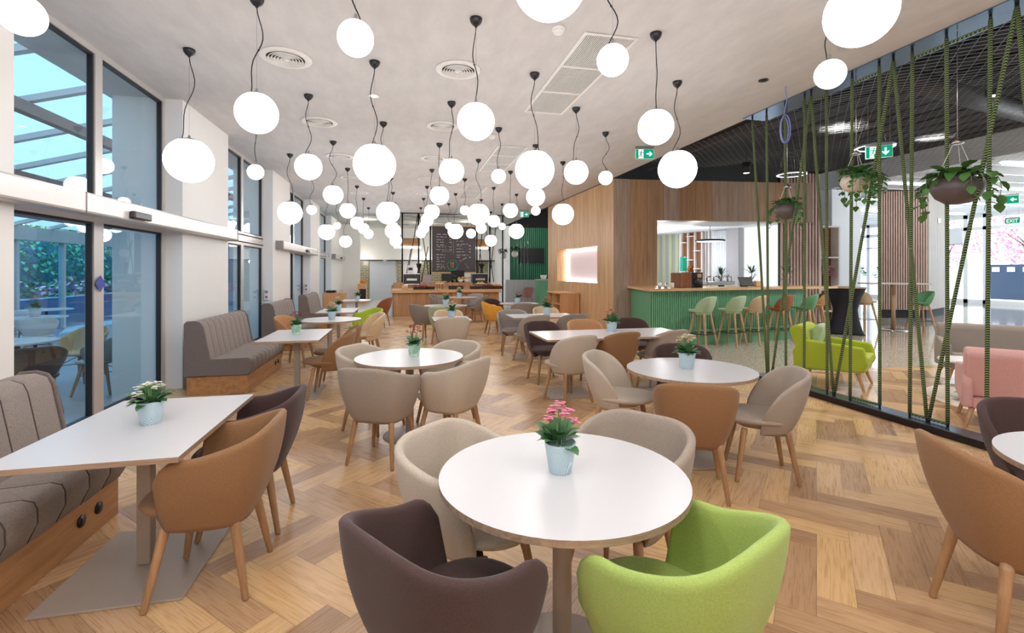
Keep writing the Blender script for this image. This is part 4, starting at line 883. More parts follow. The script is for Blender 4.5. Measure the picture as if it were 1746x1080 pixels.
def dracaena(x, y, z, sc, lab, seed):
    q = random.Random(seed); e = empty('dracaena_plant', (x, y, z), 0, lab, 'plant', 'spiky plants behind the bar'); MB().lathe([(.07, 0), (.09, .12), (.08, .12), (.001, .11)], seg=18).build('pot', 'planter_dark', e)
    MB().tube([(0, 0, .1), (.01, 0, .36*sc)], .012, 6).build('stem', 'trunk', e); f_ = MB()
    for zc, n_ in ((.36*sc, 34), (.16, 16)):
        for k in range(n_):
            a = q.uniform(0, 2*PI); el = q.uniform(-.1, 1.3); f_.leaf((0, 0, zc), (math.cos(a)*math.cos(el), math.sin(a)*math.cos(el), math.sin(el)), q.uniform(.2, .32)*sc, .026, curl=.15)
    f_.build('foliage', 'leaf_b', e)
dracaena(8.05, 11.0, 1.12, .9, 'spiky green plant left of the bar window plants', 1); dracaena(8.75, 10.75, 1.12, 1.0, 'spiky green plant in the middle of the bar window', 2); dracaena(9.5, 10.4, 1.12, 1.0, 'spiky green plant in front of the brown slats by the bar', 3)
struct('bar_plant_ledge', MB().box(7.6, 9.9, 10.25, 11.15, 0, 1.12), 'cool_white')
b = MB().box(9.9, 11.2, 11.1, 11.15, 0, 4.2); struct('wall_slats_back', b, 'slat_back'); b = MB()
for k in range(13): b.box(9.92+k*.1, 9.97+k*.1, 11.05, 11.1, 0, 4.2)
struct('wall_slats', b, 'slat_brown')
r = empty('open_shelf', (11.6, 11.2, 0), 0, 'tall white framed shelf with brown back and pink flowers', 'shelf'); MB().box(-.3, .3, .2, .23, 0, 2.75).build('back_panel', 'shelf_brown', r)
b = MB().box(-.34, -.29, -.05, .23, 0, 2.8).box(.29, .34, -.05, .23, 0, 2.8)
for z in (.4, 1.0, 1.9, 2.76): b.box(-.29, .29, -.05, .2, z, z+.04)
b.build('frame', 'slat_light', r); flowers_at(Vector((11.55, 11.25)), 1.045, 'vase of pink and white flowers on the tall shelf', 'petal_blossom', 1.7)
struct('column_white', MB().box(13.6, 14.75, 13.0, 13.6, 0, 4.2), 'cool_white')

# ------------------------------------------------------------------ green slatted wall beyond
struct('wall_green', MB().box(5.25, 9, 24.45, 24.6, 0, 4.7), 'green_shade'); b = MB()
for k in range(34): b.box(5.28+k*.11, 5.34+k*.11, 24.4, 24.45, 0, 3.8)
struct('wall_green_ribs', b, 'green_dark'); struct('wall_dark_upper', MB().box(5.0, 13.5, 24.3, 24.44, 3.8, 4.8), 'dark_ceiling'); struct('wall_lobby_far', MB().box(9, 27.2, 24.5, 24.7, 0, 4.8), 'cool_white')
r = empty('wall_screen', (6.6, 24.36, 0), 0, 'black wall-mounted television on the green slatted wall', 'television'); MB().box(-.66, .66, -.04, .02, 1.95, 2.73).build('screen', 'screen', r); MB().box(-.15, .15, .0, .04, 2.2, 2.5).build('bracket', 'black_plastic', r)
r = empty('green_counter', (6.75, 22.6, 0), 0, 'low green ribbed counter in front of the green wall', 'counter'); MB().box(-.35, .35, -.3, .3, 0, 1.1).build('body', 'green_paint', r); MB().box(-.38, .38, -.33, .33, 1.1, 1.14).build('top', 'rug', r)
item('white_bowl', 'white bowl on the low green counter', 'bowl', MB().lathe([(.09, 0), (.13, .05), (.17, .2), (.16, .2), (.11, .05)], seg=24, caps=(True, False)), 'ceramic', (6.7, 22.6, 1.14), 'far corner things')
item('water_dispenser', 'white water dispenser at the end of the oak wall', 'dispenser', MB().box(-.2, .2, -.2, .2, 0, 1.0), 'white_plastic', (6.6, 20.6, 0), 'far corner things', .02, [('bottle', MB().lathe([(.12, 1.0), (.16, 1.06), (.16, 1.4), (.001, 1.42)], seg=20), 'alu_dark')])
item('low_divider', 'white low slatted divider before the green wall', 'divider', MB().box(-.9, .9, -.05, .05, 0, 1.1), 'grey_pillar', (5.9, 23.4, 0), 'far corner things')

# ------------------------------------------------------------------ rope partition
r = empty('rope_kerb', (0, 0, 0), 0, 'long low dark steel kerb anchoring the green ropes on the floor', 'kerb')
MB().box(4.90, 5.12, -1.0, 6.0, 0.0, .07).build('channel', 'dark_steel', r, bevel=.004); MB().box(4.91, 5.11, -.99, 5.99, .07, .075).build('cover_plate', 'steel_sky_tint', r)
r = empty('rope_rail', (0, 0, 0), 0, 'long steel ceiling plate, sky reflection in its colour, from which the green ropes hang', 'ceiling rail'); MB().box(4.9, 5.3, -1.0, 6.2, HC-.012, HC-.002).build('plate', 'steel_sky_tint', r); MB().box(4.98, 5.0, -1, 6.2, HC, HC+.3).build('edge', 'dark_steel', r)
def yrope(u):
    k = (u-873)/824; D = 5.0/(math.sin(TH)+math.cos(TH)*k); return D*(math.cos(TH)-k*math.sin(TH))
ropes = [(1281, 1306), (1305, 1308), (1336.5, 1338), (1370, 1369), (1381, 1314), (1381, 1418.5), (1406.7, 1408), (1450.6, 1447), (1496.6, 1497.6), (1520.7, 1421), (1520.7, 1577.5), (1553, 1548.5), (1611, 1613), (1686, 1679), (1730, 1581), (1732, 1795)]
GRP = 'green ropes of the partition'
rl = ['far end, slanting slightly', 'far end, hanging straight', 'straight, behind the small dark hanging planter', 'straight, fourth along the kerb from the far end', 'slanting down and left from the far peak', 'slanting down and right from the far peak', 'straight, just right of the far peak',
  'straight, through the beige planter', 'straight, right of the beige planter', 'slanting down and left from the middle peak', 'slanting down and right from the middle peak', 'straight, right of the middle peak', 'straight, left of the big dark planter', 'straight, right of the big dark planter', 'slanting down and left from the nearest peak', 'slanting off the right edge from the nearest peak']
for k, (ut, ub) in enumerate(ropes):
    ya, yb = yrope(ut), yrope(ub); o = empty('rope', (5.02, yb, .075), 0, 'green twisted rope, '+rl[k], 'rope', GRP)
    MB().tube([(0, (ya-yb)*q/12, .03+(HC-.05-.105)*q/12) for q in range(13)], .0165, 8).build('strand', 'rope', o)
    e_ = MB().tube([(0, 0, 0), (0, 0, .035)], .012, 8); e_.build('eye_bolt', 'dark_steel', o); MB().tube([(0, ya-yb, HC-.13), (0, ya-yb, HC-.08)], .012, 8).build('eye_bolt', 'dark_steel', o)
for (ua, ub, zz, lab) in ((1447, 1497.6, .1, 'green rope length lying along the kerb below the beige planter'), (1548.5, 1613, .1, 'green rope length lying along the kerb in the middle'), (1679, 1760, .1, 'green rope length lying along the kerb at the right edge'), (1370, 1406, HC-.11, 'green rope length along the ceiling plate at the far peak'), (1336, 1370, .1, 'green rope length along the kerb near its far end'),
        (1450.6, 1496.6, HC-.1, 'green rope length along the ceiling plate above the beige planter'), (1553, 1611, HC-.1, 'green rope length along the ceiling plate left of the big dark planter'), (1611, 1686, HC-.1, 'green rope length along the ceiling plate above the big dark planter')):
    tag(MB().tube([(5.03, yrope(ua)+(yrope(ub)-yrope(ua))*q/8, zz) for q in range(9)], .0145, 8).build('rope_run', 'rope'), lab, 'rope', GRP)
def planter(u, z, R_, mat, lab, lmats, seed, trail, ny=0.0):
    y = yrope(u); q = random.Random(seed); e = empty('hanging_planter', (5.03, y, z), 0, lab, 'hanging planter', 'hanging planters')
    MB().lathe([(.001, -R_*.72), (R_*.45, -R_*.66), (R_*.8, -R_*.4), (R_*.98, -R_*.05), (R_, R_*.1), (R_*.9, R_*.42), (R_*.72, R_*.6), (R_*.68, R_*.6), (R_*.8, R_*.4), (R_*.5, R_*.35), (.001, R_*.35)], seg=36, caps=(False, False)).build('pot', mat, e)
    zk = R_*2.1
    MB().lathe([(.05, zk), (.03, zk+.03), (.008, zk+.05), (.001, zk+.05)], seg=16).build('hanger_cap', 'steel', e)
    for k in range(3):
        a = k*2*PI/3+.4; MB().tube([(R_*.78*math.cos(a), R_*.78*math.sin(a), R_*.5), (.03*math.cos(a), .03*math.sin(a), zk)], .003, 5).build('hanger_cord', 'slat_light', e)
    MB().tube([(0, 0, zk+.04), (0, 0, HC-.02-z)], .0035, 5).build('hanging_wire', 'steel', e)
    f_ = MB()
    for k in range(80):
        a = q.uniform(0, 2*PI); rr = q.uniform(.2, 1.0)*R_*.8; el = q.uniform(-.3, .9); L = q.uniform(.07, .12)*(R_/.16)
        f_.leaf((rr*math.cos(a), rr*math.sin(a), R_*.5+q.uniform(0, .08)), (math.cos(a)*math.cos(el), math.sin(a)*math.cos(el), math.sin(el)), L, L*.72, curl=q.uniform(.1, .7))
    for k in range(trail):
        a = q.uniform(0, 2*PI) if k > 3 else (PI/2 if k % 2 else -PI/2)+q.uniform(-.5, .5); rr = R_*.85; ln = q.uniform(.15, .36); pts = []
        for i in range(8):
            u_ = i/7; pts.append((math.cos(a)*(rr+.12*math.sin(u_*2.2)), math.sin(a)*(rr+.12*math.sin(u_*2.2)), R_*.55+.05*math.sin(u_*PI)-ln*u_**1.4))
        f_.tube(pts, .003, 5)
        for i in range(1, 8):
            d = (math.cos(a+q.uniform(-1.6, 1.6)), math.sin(a+q.uniform(-1.6, 1.6)), q.uniform(-.9, .1)); L = q.uniform(.06, .1)*(R_/.16)**.7; f_.leaf(pts[i], d, L, L*.75, curl=.3)
    f_.build('foliage', lmats, e); return e
planter(1339, 2.345, .15, 'planter_dark', 'small dark hanging planter with leafy plant at the far end of the ropes', 'leaf_a', 5, 4)
planter(1456, 2.545, .155, 'planter_beige', 'beige hanging planter with trailing green vine among the ropes', 'leaf_a', 6, 12)
planter(1628, 2.31, .2, 'planter_dark', 'large dark hanging planter with broad green leaves nearest the camera', 'leaf_a', 9, 7)
# small white hanging pots far
for (x, y, z, lab) in ((4.55, 21.9, 2.25, 'left white hanging pot in front of the green wall'), (5.1, 21.9, 2.33, 'right white hanging pot in front of the television')):
    e = empty('hanging_planter', (x, y, z), 0, lab, 'hanging planter', 'hanging planters'); MB().sphere((0, 0, 0), .16, 20, 12).build('pot', 'planter_white', e); f_ = MB(); q = random.Random(int(x*10))
    for k in range(40): a = q.uniform(0, 6.28); f_.leaf((.1*math.cos(a), .1*math.sin(a), .14+q.uniform(0, .15)), (math.cos(a), math.sin(a), q.uniform(-.5, .8)), .16, .1)
    f_.build('foliage', 'leaf_dark', e); MB().tube([(0, 0, .15), (0, 0, HC-z-.0)], .006, 5).build('hanging_wire', 'steel', e)
# cords in front of the green wall
for k in range(5): tag(MB().tube([(5.15+k*.17, 22.3, .0), (5.15+k*.17, 22.3, 3.78)], .0045, 5).build('steel_wire', 'steel'), '%s thin vertical wire from the left in front of the green slatted wall' % ORD[k], 'wire', 'wires before the green wall')

# ------------------------------------------------------------------ dark ceiling: net, ducts, lamps
nb = MB(); 
def netz(x, y): return 3.92+.25*math.sin((x-5.2)/8.2*PI)*.6-.12*math.sin((x-5.2)*2.1+1)*math.sin(y*1.1)*.4+.02*(y-6)
sp = .16; X0, X1, Y0, Y1 = 5.36, 13.4, .2, 10.6
for fam in (1, -1):
    c0 = (Y0-X1) if fam == 1 else (Y0+X0); c1 = (Y1-X0) if fam == 1 else (Y1+X1); k = c0
    while k < c1:
        pts = []
        for i in range(23):
            x = X0+(X1-X0)*i/22; y = k+x if fam == 1 else k-x
            if Y0 <= y <= Y1: pts.append((x, y, netz(x, y)))
        if len(pts) > 1: nb.tube(pts, .0024, 3, caps=(False, False))
        k += sp
o = nb.build('ceiling_netting', 'net_wire'); tag(o, 'fine pale netting stretched under the dark ceiling', 'net', kind='stuff')
for k, (x, y0, y1, rr, z) in enumerate(((6.5, 7.0, 12.0, .2, 4.48), (8.2, 5.2, 5.2, .16, 4.3), (12.6, -1, 4.6, .3, 4.36))):
    pts = [(x, y0, z), (x, y1, z)] if y0 != y1 else [(5.6, y0, z), (11.5, y0+1.2, z)]
    tag(MB().tube(pts, rr, 20).build('air_duct', 'duct'), ['dark round duct running along the dark ceiling near its left edge', 'dark round duct crossing the dark ceiling', 'thick dark duct on the right of the dark ceiling'][k], 'duct', 'dark ceiling ducts')
for k, (x, y, z, lab) in enumerate(((8.6, 7.3, 3.85, 'flat ring lamp over the bar end below the dark ceiling'), (9.9, 4.6, 3.7, 'flat ring lamp beside the big dark planter wire'), (8.6, 2.7, 4.0, 'flat ring lamp at the upper right of the dark ceiling'), (11.6, 5.0, 3.75, 'flat ring lamp at the right edge under the dark ceiling'), (8.9, 9.6, 3.8, 'flat ring lamp far under the dark ceiling'))):
    e = empty('ring_lamp', (x, y, z), 0, lab, 'ring lamp', 'ring lamps'); MB().lathe([(.26, 0), (.32, 0), (.33, .03), (.3, .05), (.26, .04)], seg=36, caps=(False, False)).lathe([(.26, 0), (.26, .04)], seg=36, caps=(False, False)).build('ring', 'lamp_ring', e); MB().lathe([(.265, -.002), (.315, -.002)], seg=36, caps=(False, False)).build('diffuser', 'led_cool', e)
    for a in (0, 2.1, 4.2): MB().tube([(.29*math.cos(a), .29*math.sin(a), .04), (.05*math.cos(a), .05*math.sin(a), 4.74-z)], .003, 4).build('hanging_wire', 'steel', e)
for k, (x, y, z, lab) in enumerate(((7.9, 5.0, 3.95, 'black can spotlight between the ropes under the dark ceiling'), (7.2, 9.0, 3.65, 'black can spotlight over the oak bar front'))):
    e = empty('can_spotlight', (x, y, z), 0, lab, 'spotlight', 'can spotlights'); MB().lathe([(.001, .0), (.085, .0), (.085, .22), (.001, .22)], seg=24).build('can', 'black_matte', e); MB().lathe([(.06, -.002), (.001, -.002)], seg=20, caps=(False, False)).build('lens', 'led_white', e); MB().tube([(0, 0, .22), (0, 0, 4.74-z)], .006, 6).build('rod', 'black_matte', e)
for k, (x, y) in enumerate(((8.3, 5.9), (8.9, 6.0), (10.3, 6.5), (7.4, 5.2))):
    e = empty('track_spot', (x, y, 4.4), 0, '%s small round track spotlight under the dark ceiling from the left' % ['second', 'third', 'fourth', 'first'][k], 'spotlight', 'small track spots'); MB().tube([(0, -.05, 0), (0, .05, -.03)], .05, 16).build('head', 'black_matte', e); MB().tube([(0, 0, .03), (0, 0, .34)], .008, 6).build('stem', 'black_matte', e)

# ------------------------------------------------------------------ exit signs
def exit_sign(x, y, z, rz, w_, h, arrow, lab, text=None, man=True, hang=HC):
    e = empty('exit_sign', (x, y, z), rz, lab, 'exit sign', 'exit signs'); MB().box(-w_/2, w_/2, -.004, .012, -h/2, h/2).build('housing', 'sign_white', e); MB().box(-w_/2+.008, w_/2-.008, -.008, -.0045, -h/2+.008, h/2-.008).build('face', 'sign_glow_green', e)
    y_ = -.010; pm = MB()
    if man:
        x0, x1 = -w_*.34, -w_*.08; pm.box(x0, x1, y_, y_+.002, -h*.44, h*.44); pm.build('door_pictogram', 'sign_glow_white', e)
        rn = MB(); c0 = (x0+x1)/2; s_ = h; yy = y_-.002
        def seg(pts, r_): rn.tube([(c0+a*s_, yy, b_*s_) for a, b_ in pts], r_*s_, 6)
        rn.sphere((c0+.06*s_, yy, .3*s_), .065*s_, 10, 6); seg([(.03, .2), (-.04, -.04)], .06); seg([(-.04, -.04), (.08, -.16), (.06, -.36)], .04); seg([(-.05, -.05), (-.1, -.22), (-.26, -.22)], .04); seg([(.03, .2), (.16, .08), (.24, .1)], .03); seg([(.03, .2), (-.14, .18), (-.2, .06)], .03)
        rn.build('running_figure', 'sign_green', e)
    if arrow:
        a = MB(); s_ = h*.3; c0 = w_*.24; yy = y_; R2 = {'right': 0, 'down': -PI/2, 'left': PI}[arrow]
        def P2(px, pz): return (c0+(px*math.cos(R2)-pz*math.sin(R2))*s_, yy, (px*math.sin(R2)+pz*math.cos(R2))*s_)
        pl = [(-1, -.22), (.2, -.22), (-.2, -.75), (.25, -.75), (1, 0), (.25, .75), (-.2, .75), (.2, .22), (-1, .22)]
        vs = [P2(*q) for q in pl]; a.add(vs+[(v_[0], v_[1]-.002, v_[2]) for v_ in vs], [(9+8, 9+7, 9+1, 9), (9+1, 9+2, 9+3, 9+4), (9+4, 9+5, 9+6, 9+7), (9+1, 9+4, 9+7)]); a.build('arrow', 'sign_glow_white', e)
    if text:
        fc = bpy.data.curves.new('lettering', 'FONT'); fc.body = text; fc.size = h*.95; fc.align_x = 'CENTER'; fc.align_y = 'CENTER'; fc.extrude = .001
        to = bpy.data.objects.new('text_source', fc); me = bpy.data.meshes.new_from_object(to); bpy.data.objects.remove(to); me.materials.append(M('sign_glow_white'))
        fo = bpy.data.objects.new('lettering', me); COL.objects.link(fo); fo.parent = e; fo.location = (0, -.012, 0); fo.rotation_euler = (PI/2, 0, 0)
    b_ = MB(); b_.box(-w_*.5, w_*.5, -.01, .03, h/2+.002, h/2+.05); b_.build('bracket', 'alu_dark', e)
    for sx in (-1, 1): MB().tube([(sx*w_*.4, .01, h/2+.05), (sx*w_*.4, .01, max(h/2+.06, hang-z))], .005, 5).build('hanger', 'alu_dark', e)
exit_sign(4.27, 7.98, 3.66, -.2, .34, .18, 'right', 'green exit sign with arrow hanging from the white ceiling near the globes')
exit_sign(4.1, 16.2, 3.5, -.1, .34, .18, 'right', 'far green exit sign above the yellow armchair')
exit_sign(8.4, 7.05, 3.70, -.75, .4, .22, 'down', 'green exit sign with down arrow among the ropes', hang=4.7)
exit_sign(19.2, 11.75, 3.86, -.9, .5, .26, 'left', 'green exit sign on the lobby ceiling at the right edge', hang=4.2)
exit_sign(26.4, 16.0, 3.76, -PI/2, .55, .22, None, 'small green sign reading EXIT above the glass entrance door', 'EXIT', False, 4.2)

# ------------------------------------------------------------------ lounge
def lounge_chair(x, y, fx, fy, fab, lab, W=.72, D=.74, seatw=.5, name='lounge_armchair', low=False):
    e = empty(name, (x, y, 0), face(fx, fy), lab, 'armchair'); m_ = 'fabric_'+fab; hw, hd = W/2, D/2; at = .085
    def slab(pts, x0, x1, nm_, bev=.03):
        MB().loft([[(xx, p[0], p[1]) for p in pts] for xx in (x0, x1)], 0, (True, True), False).build(nm_, m_, e, bevel=bev, seg=3)
    for sx in (-1, 1):
        a, c_ = sorted((sx*hw, sx*(hw-at))); slab([(-hd+.02, .20), (hd-.06, .24), (hd, .36), (hd-.05, .56), (-hd+.1, .62), (-hd+.0, .45)], a, c_, 'armrest')
    MB().loft([[(-hw+at-.01, -hd+.05, .2), (hw-at+.01, -hd+.05, .2), (hw-at+.01, hd-.05, .23), (-hw+at-.01, hd-.05, .23)], [(-hw+at-.01, -hd+.05, .3), (hw-at+.01, -hd+.05, .3), (hw-at+.01, hd-.03, .33), (-hw+at-.01, hd-.03, .33)]], 0, (True, True), False).build('base', m_, e, bevel=.015)
    MB().loft([[(-hw+at+.004, -hd+.2, .305), (hw-at-.004, -hd+.2, .305), (hw-at-.004, hd-.01, .33), (-hw+at+.004, hd-.01, .33)], [(-hw+at+.004, -hd+.2, .40), (hw-at-.004, -hd+.2, .40), (hw-at-.004, hd-.01, .44), (-hw+at+.004, hd-.01, .44)]], 0, (True, True), False).build('seat_cushion', m_, e, bevel=.03, seg=3)
    slab([(-hd+.1, .3), (-hd+.27, .34), (-hd+.15, .76), (-hd+.1, .8), (-hd+.02, .8), (-hd-.05, .74)], -hw+.02, hw-.02, 'backrest', .04)
    for sx in (-1, 1):
        for sy in (-1, 1): leg_mb(sx*(hw-.09), sy*(hd-.12), .22, sx*(hw-.03), sy*(hd-.05), .024, .016).build('leg', 'oak_leg_light', e)
    return e
lounge_chair(5.8, 5.51, .55, -.83, 'lime', 'lime green lounge armchair behind the ropes', .72, .86)
cu = MB().obox((0, 0, .2), (.4, .1, .36), mat=Matrix.Rotation(-.25, 3, 'X')).build('cushion', 'fabric_mint', loc=(5.70, 5.67, .43), rz=face(.55, -.83), bevel=.04, seg=3); tag(cu, 'pale mint cushion in the lime lounge armchair', 'cushion')
lounge_chair(5.92, 3.6, .78, .63, 'pink', 'pink lounge armchair seen from behind at the right edge', .78, .76)
e = lounge_chair(7.72, 4.95, -.72, -.7, 'taupe', 'grey rounded lounge armchair facing the camera', 1.0, .78)
r = empty('coffee_table', (6.75, 4.5, 0), 0, 'small white round side table between the pink and grey armchairs', 'table'); MB().lathe([(.3, .44), (.31, .45), (.31, .465), (.001, .466)], seg=40).build('top', 'white_plastic', r); MB().lathe([(.02, .02), (.02, .44)], seg=14).build('column', 'white_metal', r); MB().lathe([(.2, 0.006), (.2, .018), (.001, .022)], seg=32).build('base', 'white_metal', r)
r = empty('round_rug', (7.15, 4.1, 0), 0, 'round cream rug under the pink armchair', 'rug'); MB().lathe([(1.0, 0), (1.0, .006), (.001, .006)], seg=64, sm=False).build('pile', 'rug', r); MB().lathe([(.62, .0062), (.72, .0068)], seg=64, caps=(False, False)).build('stripe', 'rug_grey', r)
# draped cocktail table
r = empty('draped_table', (10.7, 9.85, 0), 0, 'tall cocktail table in a stretched black cover beside the bar', 'table'); prof = [(.42, .0), (.38, .06), (.3, .35), (.27, .6), (.33, .9), (.42, 1.1), (.42, 1.12)]
mb = MB(); rings = []
for rr, z in prof:
    ring = []
    for i in range(48):
        a = 2*PI*i/48; k = 1+(.16*(1-z/1.1)*(math.cos(4*a)) if z < .9 else 0); ring.append((rr*k*math.cos(a), rr*k*math.sin(a), z))
    rings.append(ring)
mb.loft(rings); mb.build('cover', 'black_cloth', r); MB().lathe([(.44, 1.12), (.44, 1.15), (.001, 1.15)], seg=40).build('top', 'table_edge', r)
tag(MB().lathe([(.2, 0), (.24, .03), (.235, .03), (.19, .006), (.001, .006)], seg=32).build('serving_plate', 'ceramic', loc=(10.7, 9.85, 1.151)), 'pale plate on the black draped cocktail table', 'plate')
# high table
r = empty('high_table', (12.5, 10.1, 0), -.5, 'slim high bar table in front of the slatted pillar', 'table'); MB().box(-.68, .68, -.35, .35, 1.2, 1.235).build('top', 'slat_light', r); MB().lathe([(.045, .02), (.045, 1.2)], seg=14).build('column', 'oak_leg_light', r); MB().lathe([(.33, 0), (.33, .015), (.001, .02)], seg=40).build('base', 'chrome', r)
chair('stool', 'cream', 11.75, 10.25, .9, -.1, 'cream bar stool left of the slim high table', 'stools at the high table'); chair('stool', 'forest', 12.75, 9.6, -.8, .3, 'green bar stool right of the slim high table', 'stools at the high table')
# slatted pillar
SA = Vector((15.4, 12.9)); SB = Vector((16.7, 12.4)); SC = Vector((18.7, 13.3))
struct('column_slatted', MB().prism([tuple(SA), tuple(SB), tuple(SC), (17.15, 14.2)], 0, 4.2), 'slat_back'); b = MB(); bl = MB()
dS = (SB-SA); 
for k in range(19): p = SA+dS*((k+.5)/19); b.obox((p.x-.01, p.y-.03, 2.22), (.039, .05, 3.9), math.atan2(dS.y, dS.x))
dS2 = (SC-SB)
for k in range(15): p = SB+dS2*((k+.5)/15); bl.obox((p.x+.02, p.y-.03, 2.22), (.06, .05, 3.9), math.atan2(dS2.y, dS2.x))
struct('column_slats', b, 'slat_brown'); wc = MB().box(-.06, .06, -.03, .03, -.08, .08).build('wall_controller', 'white_plastic', loc=(17.75, 12.79, 3.25), bevel=.006); tag(wc, 'white controller box high on the slatted pillar', 'wall controller'); struct('column_slats_light', bl, 'slat_light')

# ------------------------------------------------------------------ right facade and beyond
XF = 26.6
b = MB(); panes = []
cols_y = [12.0, 14.6, 17.0, 17.4, 20.0, 22.5, 24.5]
r = bpy.data.objects.new('window_40', None); COL.objects.link(r); r['kind'] = 'structure'
for y in (-4, 2, 7, 10.5, 12.6, 15.0, 17.1, 17.9, 20.3, 22.9, 24.4): b.box(XF-.1, XF+.1, y-.09, y+.09, 0, 4.22)
b.box(XF-.1, XF+.1, -4, 24.5, 0, .18); b.box(XF-.1, XF+.1, -4, 24.5, 3.48, 3.64); b.box(XF-.1, XF+.1, -4, 24.5, 4.05, 4.22); b.build('frame', 'cool_white', r)
MB().box(XF-.005, XF+.005, -4, 24.5, .18, 4.05).build('pane', 'pane_right', r)
MB().box(XF-.14, XF-.1, 18.0, 20.2, 2.86, 3.48).build('blind', 'cool_white', r); MB().box(XF-.13, XF-.1, 18.0, 24.3, 2.83, 2.87).build('transom', 'alu_dark', r)
struct('exterior_ground', MB().box(26.8, 90, -50, 90, -.25, -.05), 'ext_ground')
b = MB(); tag(MB().box(60, 64, -10, 90, -.05, 12).build('exterior_building', 'ext_white'), 'bright white building across the street outside the entrance', 'building')
def tree(x, y, h, lab, seed, n=900, R_=2.4):
    q = random.Random(seed); e = empty('blossom_tree', (x, y, 0), 0, lab, 'tree'); tb = MB(); tb.tube([(0, 0, -.1), (.05, 0, h*.42)], [.2, .14], 10)
    for k in range(9):
        a = q.uniform(0, 6.28); ln = q.uniform(.5, .9)*R_; tb.tube([(.05, 0, h*.4), (math.cos(a)*ln*.5, math.sin(a)*ln*.5, h*.62), (math.cos(a)*ln, math.sin(a)*ln, h*q.uniform(.7, .95))], [.09, .05, .015], 6)
    tb.build('trunk', 'trunk', e); fb = MB()
    for k in range(n):
        a = q.uniform(0, 6.28); u_ = q.uniform(-1, 1); rr = R_*q.uniform(.3, 1)**.5; fb.leaf((rr*math.cos(a)*math.sqrt(1-u_*u_), rr*math.sin(a)*math.sqrt(1-u_*u_), h*.72+rr*.75*u_), (q.uniform(-1, 1), q.uniform(-1, 1), q.uniform(-1, 1)), .24, .17)
    fb.build('blossom', 'petal_blossom', e)
tree(36.5, 20.8, 5.2, 'pink blossoming tree outside the glass entrance at the right edge', 4, 1500, 2.8); tree(40, 28.5, 5.0, 'pink blossoming tree outside behind the large window', 8, 1200, 2.4)
r = empty('bin_enclosure', (33, 18.2, 0), 0, 'blue-grey enclosure with a row of white squares outside the entrance', 'enclosure'); MB().box(-.3, .3, -3, 3, -.05, 1.9).build('body', 'ext_bin', r)
for k in range(8): MB().box(-.32, -.3, -2.7+k*.7, -2.35+k*.7, 1.5, 1.75).build('white_square', 'ext_white', r)
r = empty('planted_box', (32, 29, 0), 0, 'white planter box with green shrubs outside the narrow window', 'planter'); MB().box(-.5, .5, -3, 3, -.05, 1.0).build('box', 'ext_white', r); f_ = MB(); q = random.Random(3)
for k in range(300): f_.leaf((q.uniform(-.5, .5), q.uniform(-3, 3), 1+q.uniform(0, .8)), (q.uniform(-1, 1), q.uniform(-1, 1), q.uniform(0, 1)), .3, .18)
f_.build('foliage', 'leaf_b', r)

# ------------------------------------------------------------------ terrace outside the left windows
ZF = -.12
struct('terrace_ground', MB().box(-30, XO+.56, -6, 40, -.4, ZF), 'terrace_floor')
b = MB(); br = MB()
def rz_(x): return 4.35+(x+3.6)*.28
struct('terrace_roof', MB().add([(-3.65, -2, rz_(-3.65)+.1), (-9.6, -2, rz_(-9.6)+.1), (-9.6, 26, rz_(-9.6)+.1), (-3.65, 26, rz_(-3.65)+.1)], [(0, 1, 2, 3)]), 'roof_glass')
for k in range(21):
    y = -1+k*1.3; b.add([(-3.65, y, rz_(-3.65)), (-9.6, y, rz_(-9.6)), (-9.6, y+.1, rz_(-9.6)), (-3.65, y+.1, rz_(-3.65)), (-3.65, y, rz_(-3.65)+.09), (-9.6, y, rz_(-9.6)+.09), (-9.6, y+.1, rz_(-9.6)+.09), (-3.65, y+.1, rz_(-3.65)+.09)], [(0,1,2,3),(4,7,6,5),(0,4,5,1),(3,2,6,7),(0,3,7,4),(1,5,6,2)])
for x in (-5.2, -7.0, -8.6): br.box(x, x+.14, -2, 26, rz_(x)-.16, rz_(x)-.0)
struct('terrace_beam_purlins', br, 'pergola_brown'); struct('terrace_beam_rafters', b, 'pergola_white')
b = MB().box(-9.7, -9.5, -2, 26, 2.35, 2.7)
for k in range(16): b.box(-9.68, -9.55, -1+k*1.75, -.9+k*1.75, ZF, 2.35)
struct('terrace_wall_frame', b, 'pergola_white'); struct('terrace_window_pane', MB().box(-9.625, -9.615, -2, 26, ZF, 2.36), 'pane_blue'); struct('terrace_sky_blocker', MB().box(-12, -3.62, -2.2, -2, ZF, 4.4), 'fence_blue'); struct('terrace_wall_end', MB().box(-9.7, -3.62, 25.8, 26, ZF, 4), 'fence_blue')  # near wall is unseen, added to shut sky light off the terrace
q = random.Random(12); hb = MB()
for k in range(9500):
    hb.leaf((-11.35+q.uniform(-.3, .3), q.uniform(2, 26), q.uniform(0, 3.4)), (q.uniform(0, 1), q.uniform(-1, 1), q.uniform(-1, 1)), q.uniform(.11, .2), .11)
tag(hb.build('hedge', 'leaf_hedge_lit'), 'dense dark green hedge beyond the glazed terrace', 'hedge', kind='stuff')
struct('terrace_fence', MB().box(-11.9, -11.7, -2, 30, ZF, 3.4), 'fence_blue')
fb = MB(); gb = MB()
for k in range(700):
    p = (-10.25+q.uniform(-.3, .3), q.uniform(2, 26), .75+q.uniform(0, .45)); (fb if q.random() < .45 else gb).leaf(p, (q.uniform(-.3, 1), q.uniform(-1, 1), q.uniform(0, 1)), .15, .14)
r = empty('flower_planter', (0, 0, 0), 0, 'long planter with pink geraniums along the terrace edge', 'planter'); MB().box(-10.6, -9.95, 2, 26, ZF, .75).build('box', 'terrace_floor', r); fb.build('flowers', 'petal_pink', r); gb.build('foliage', 'leaf_b', r)
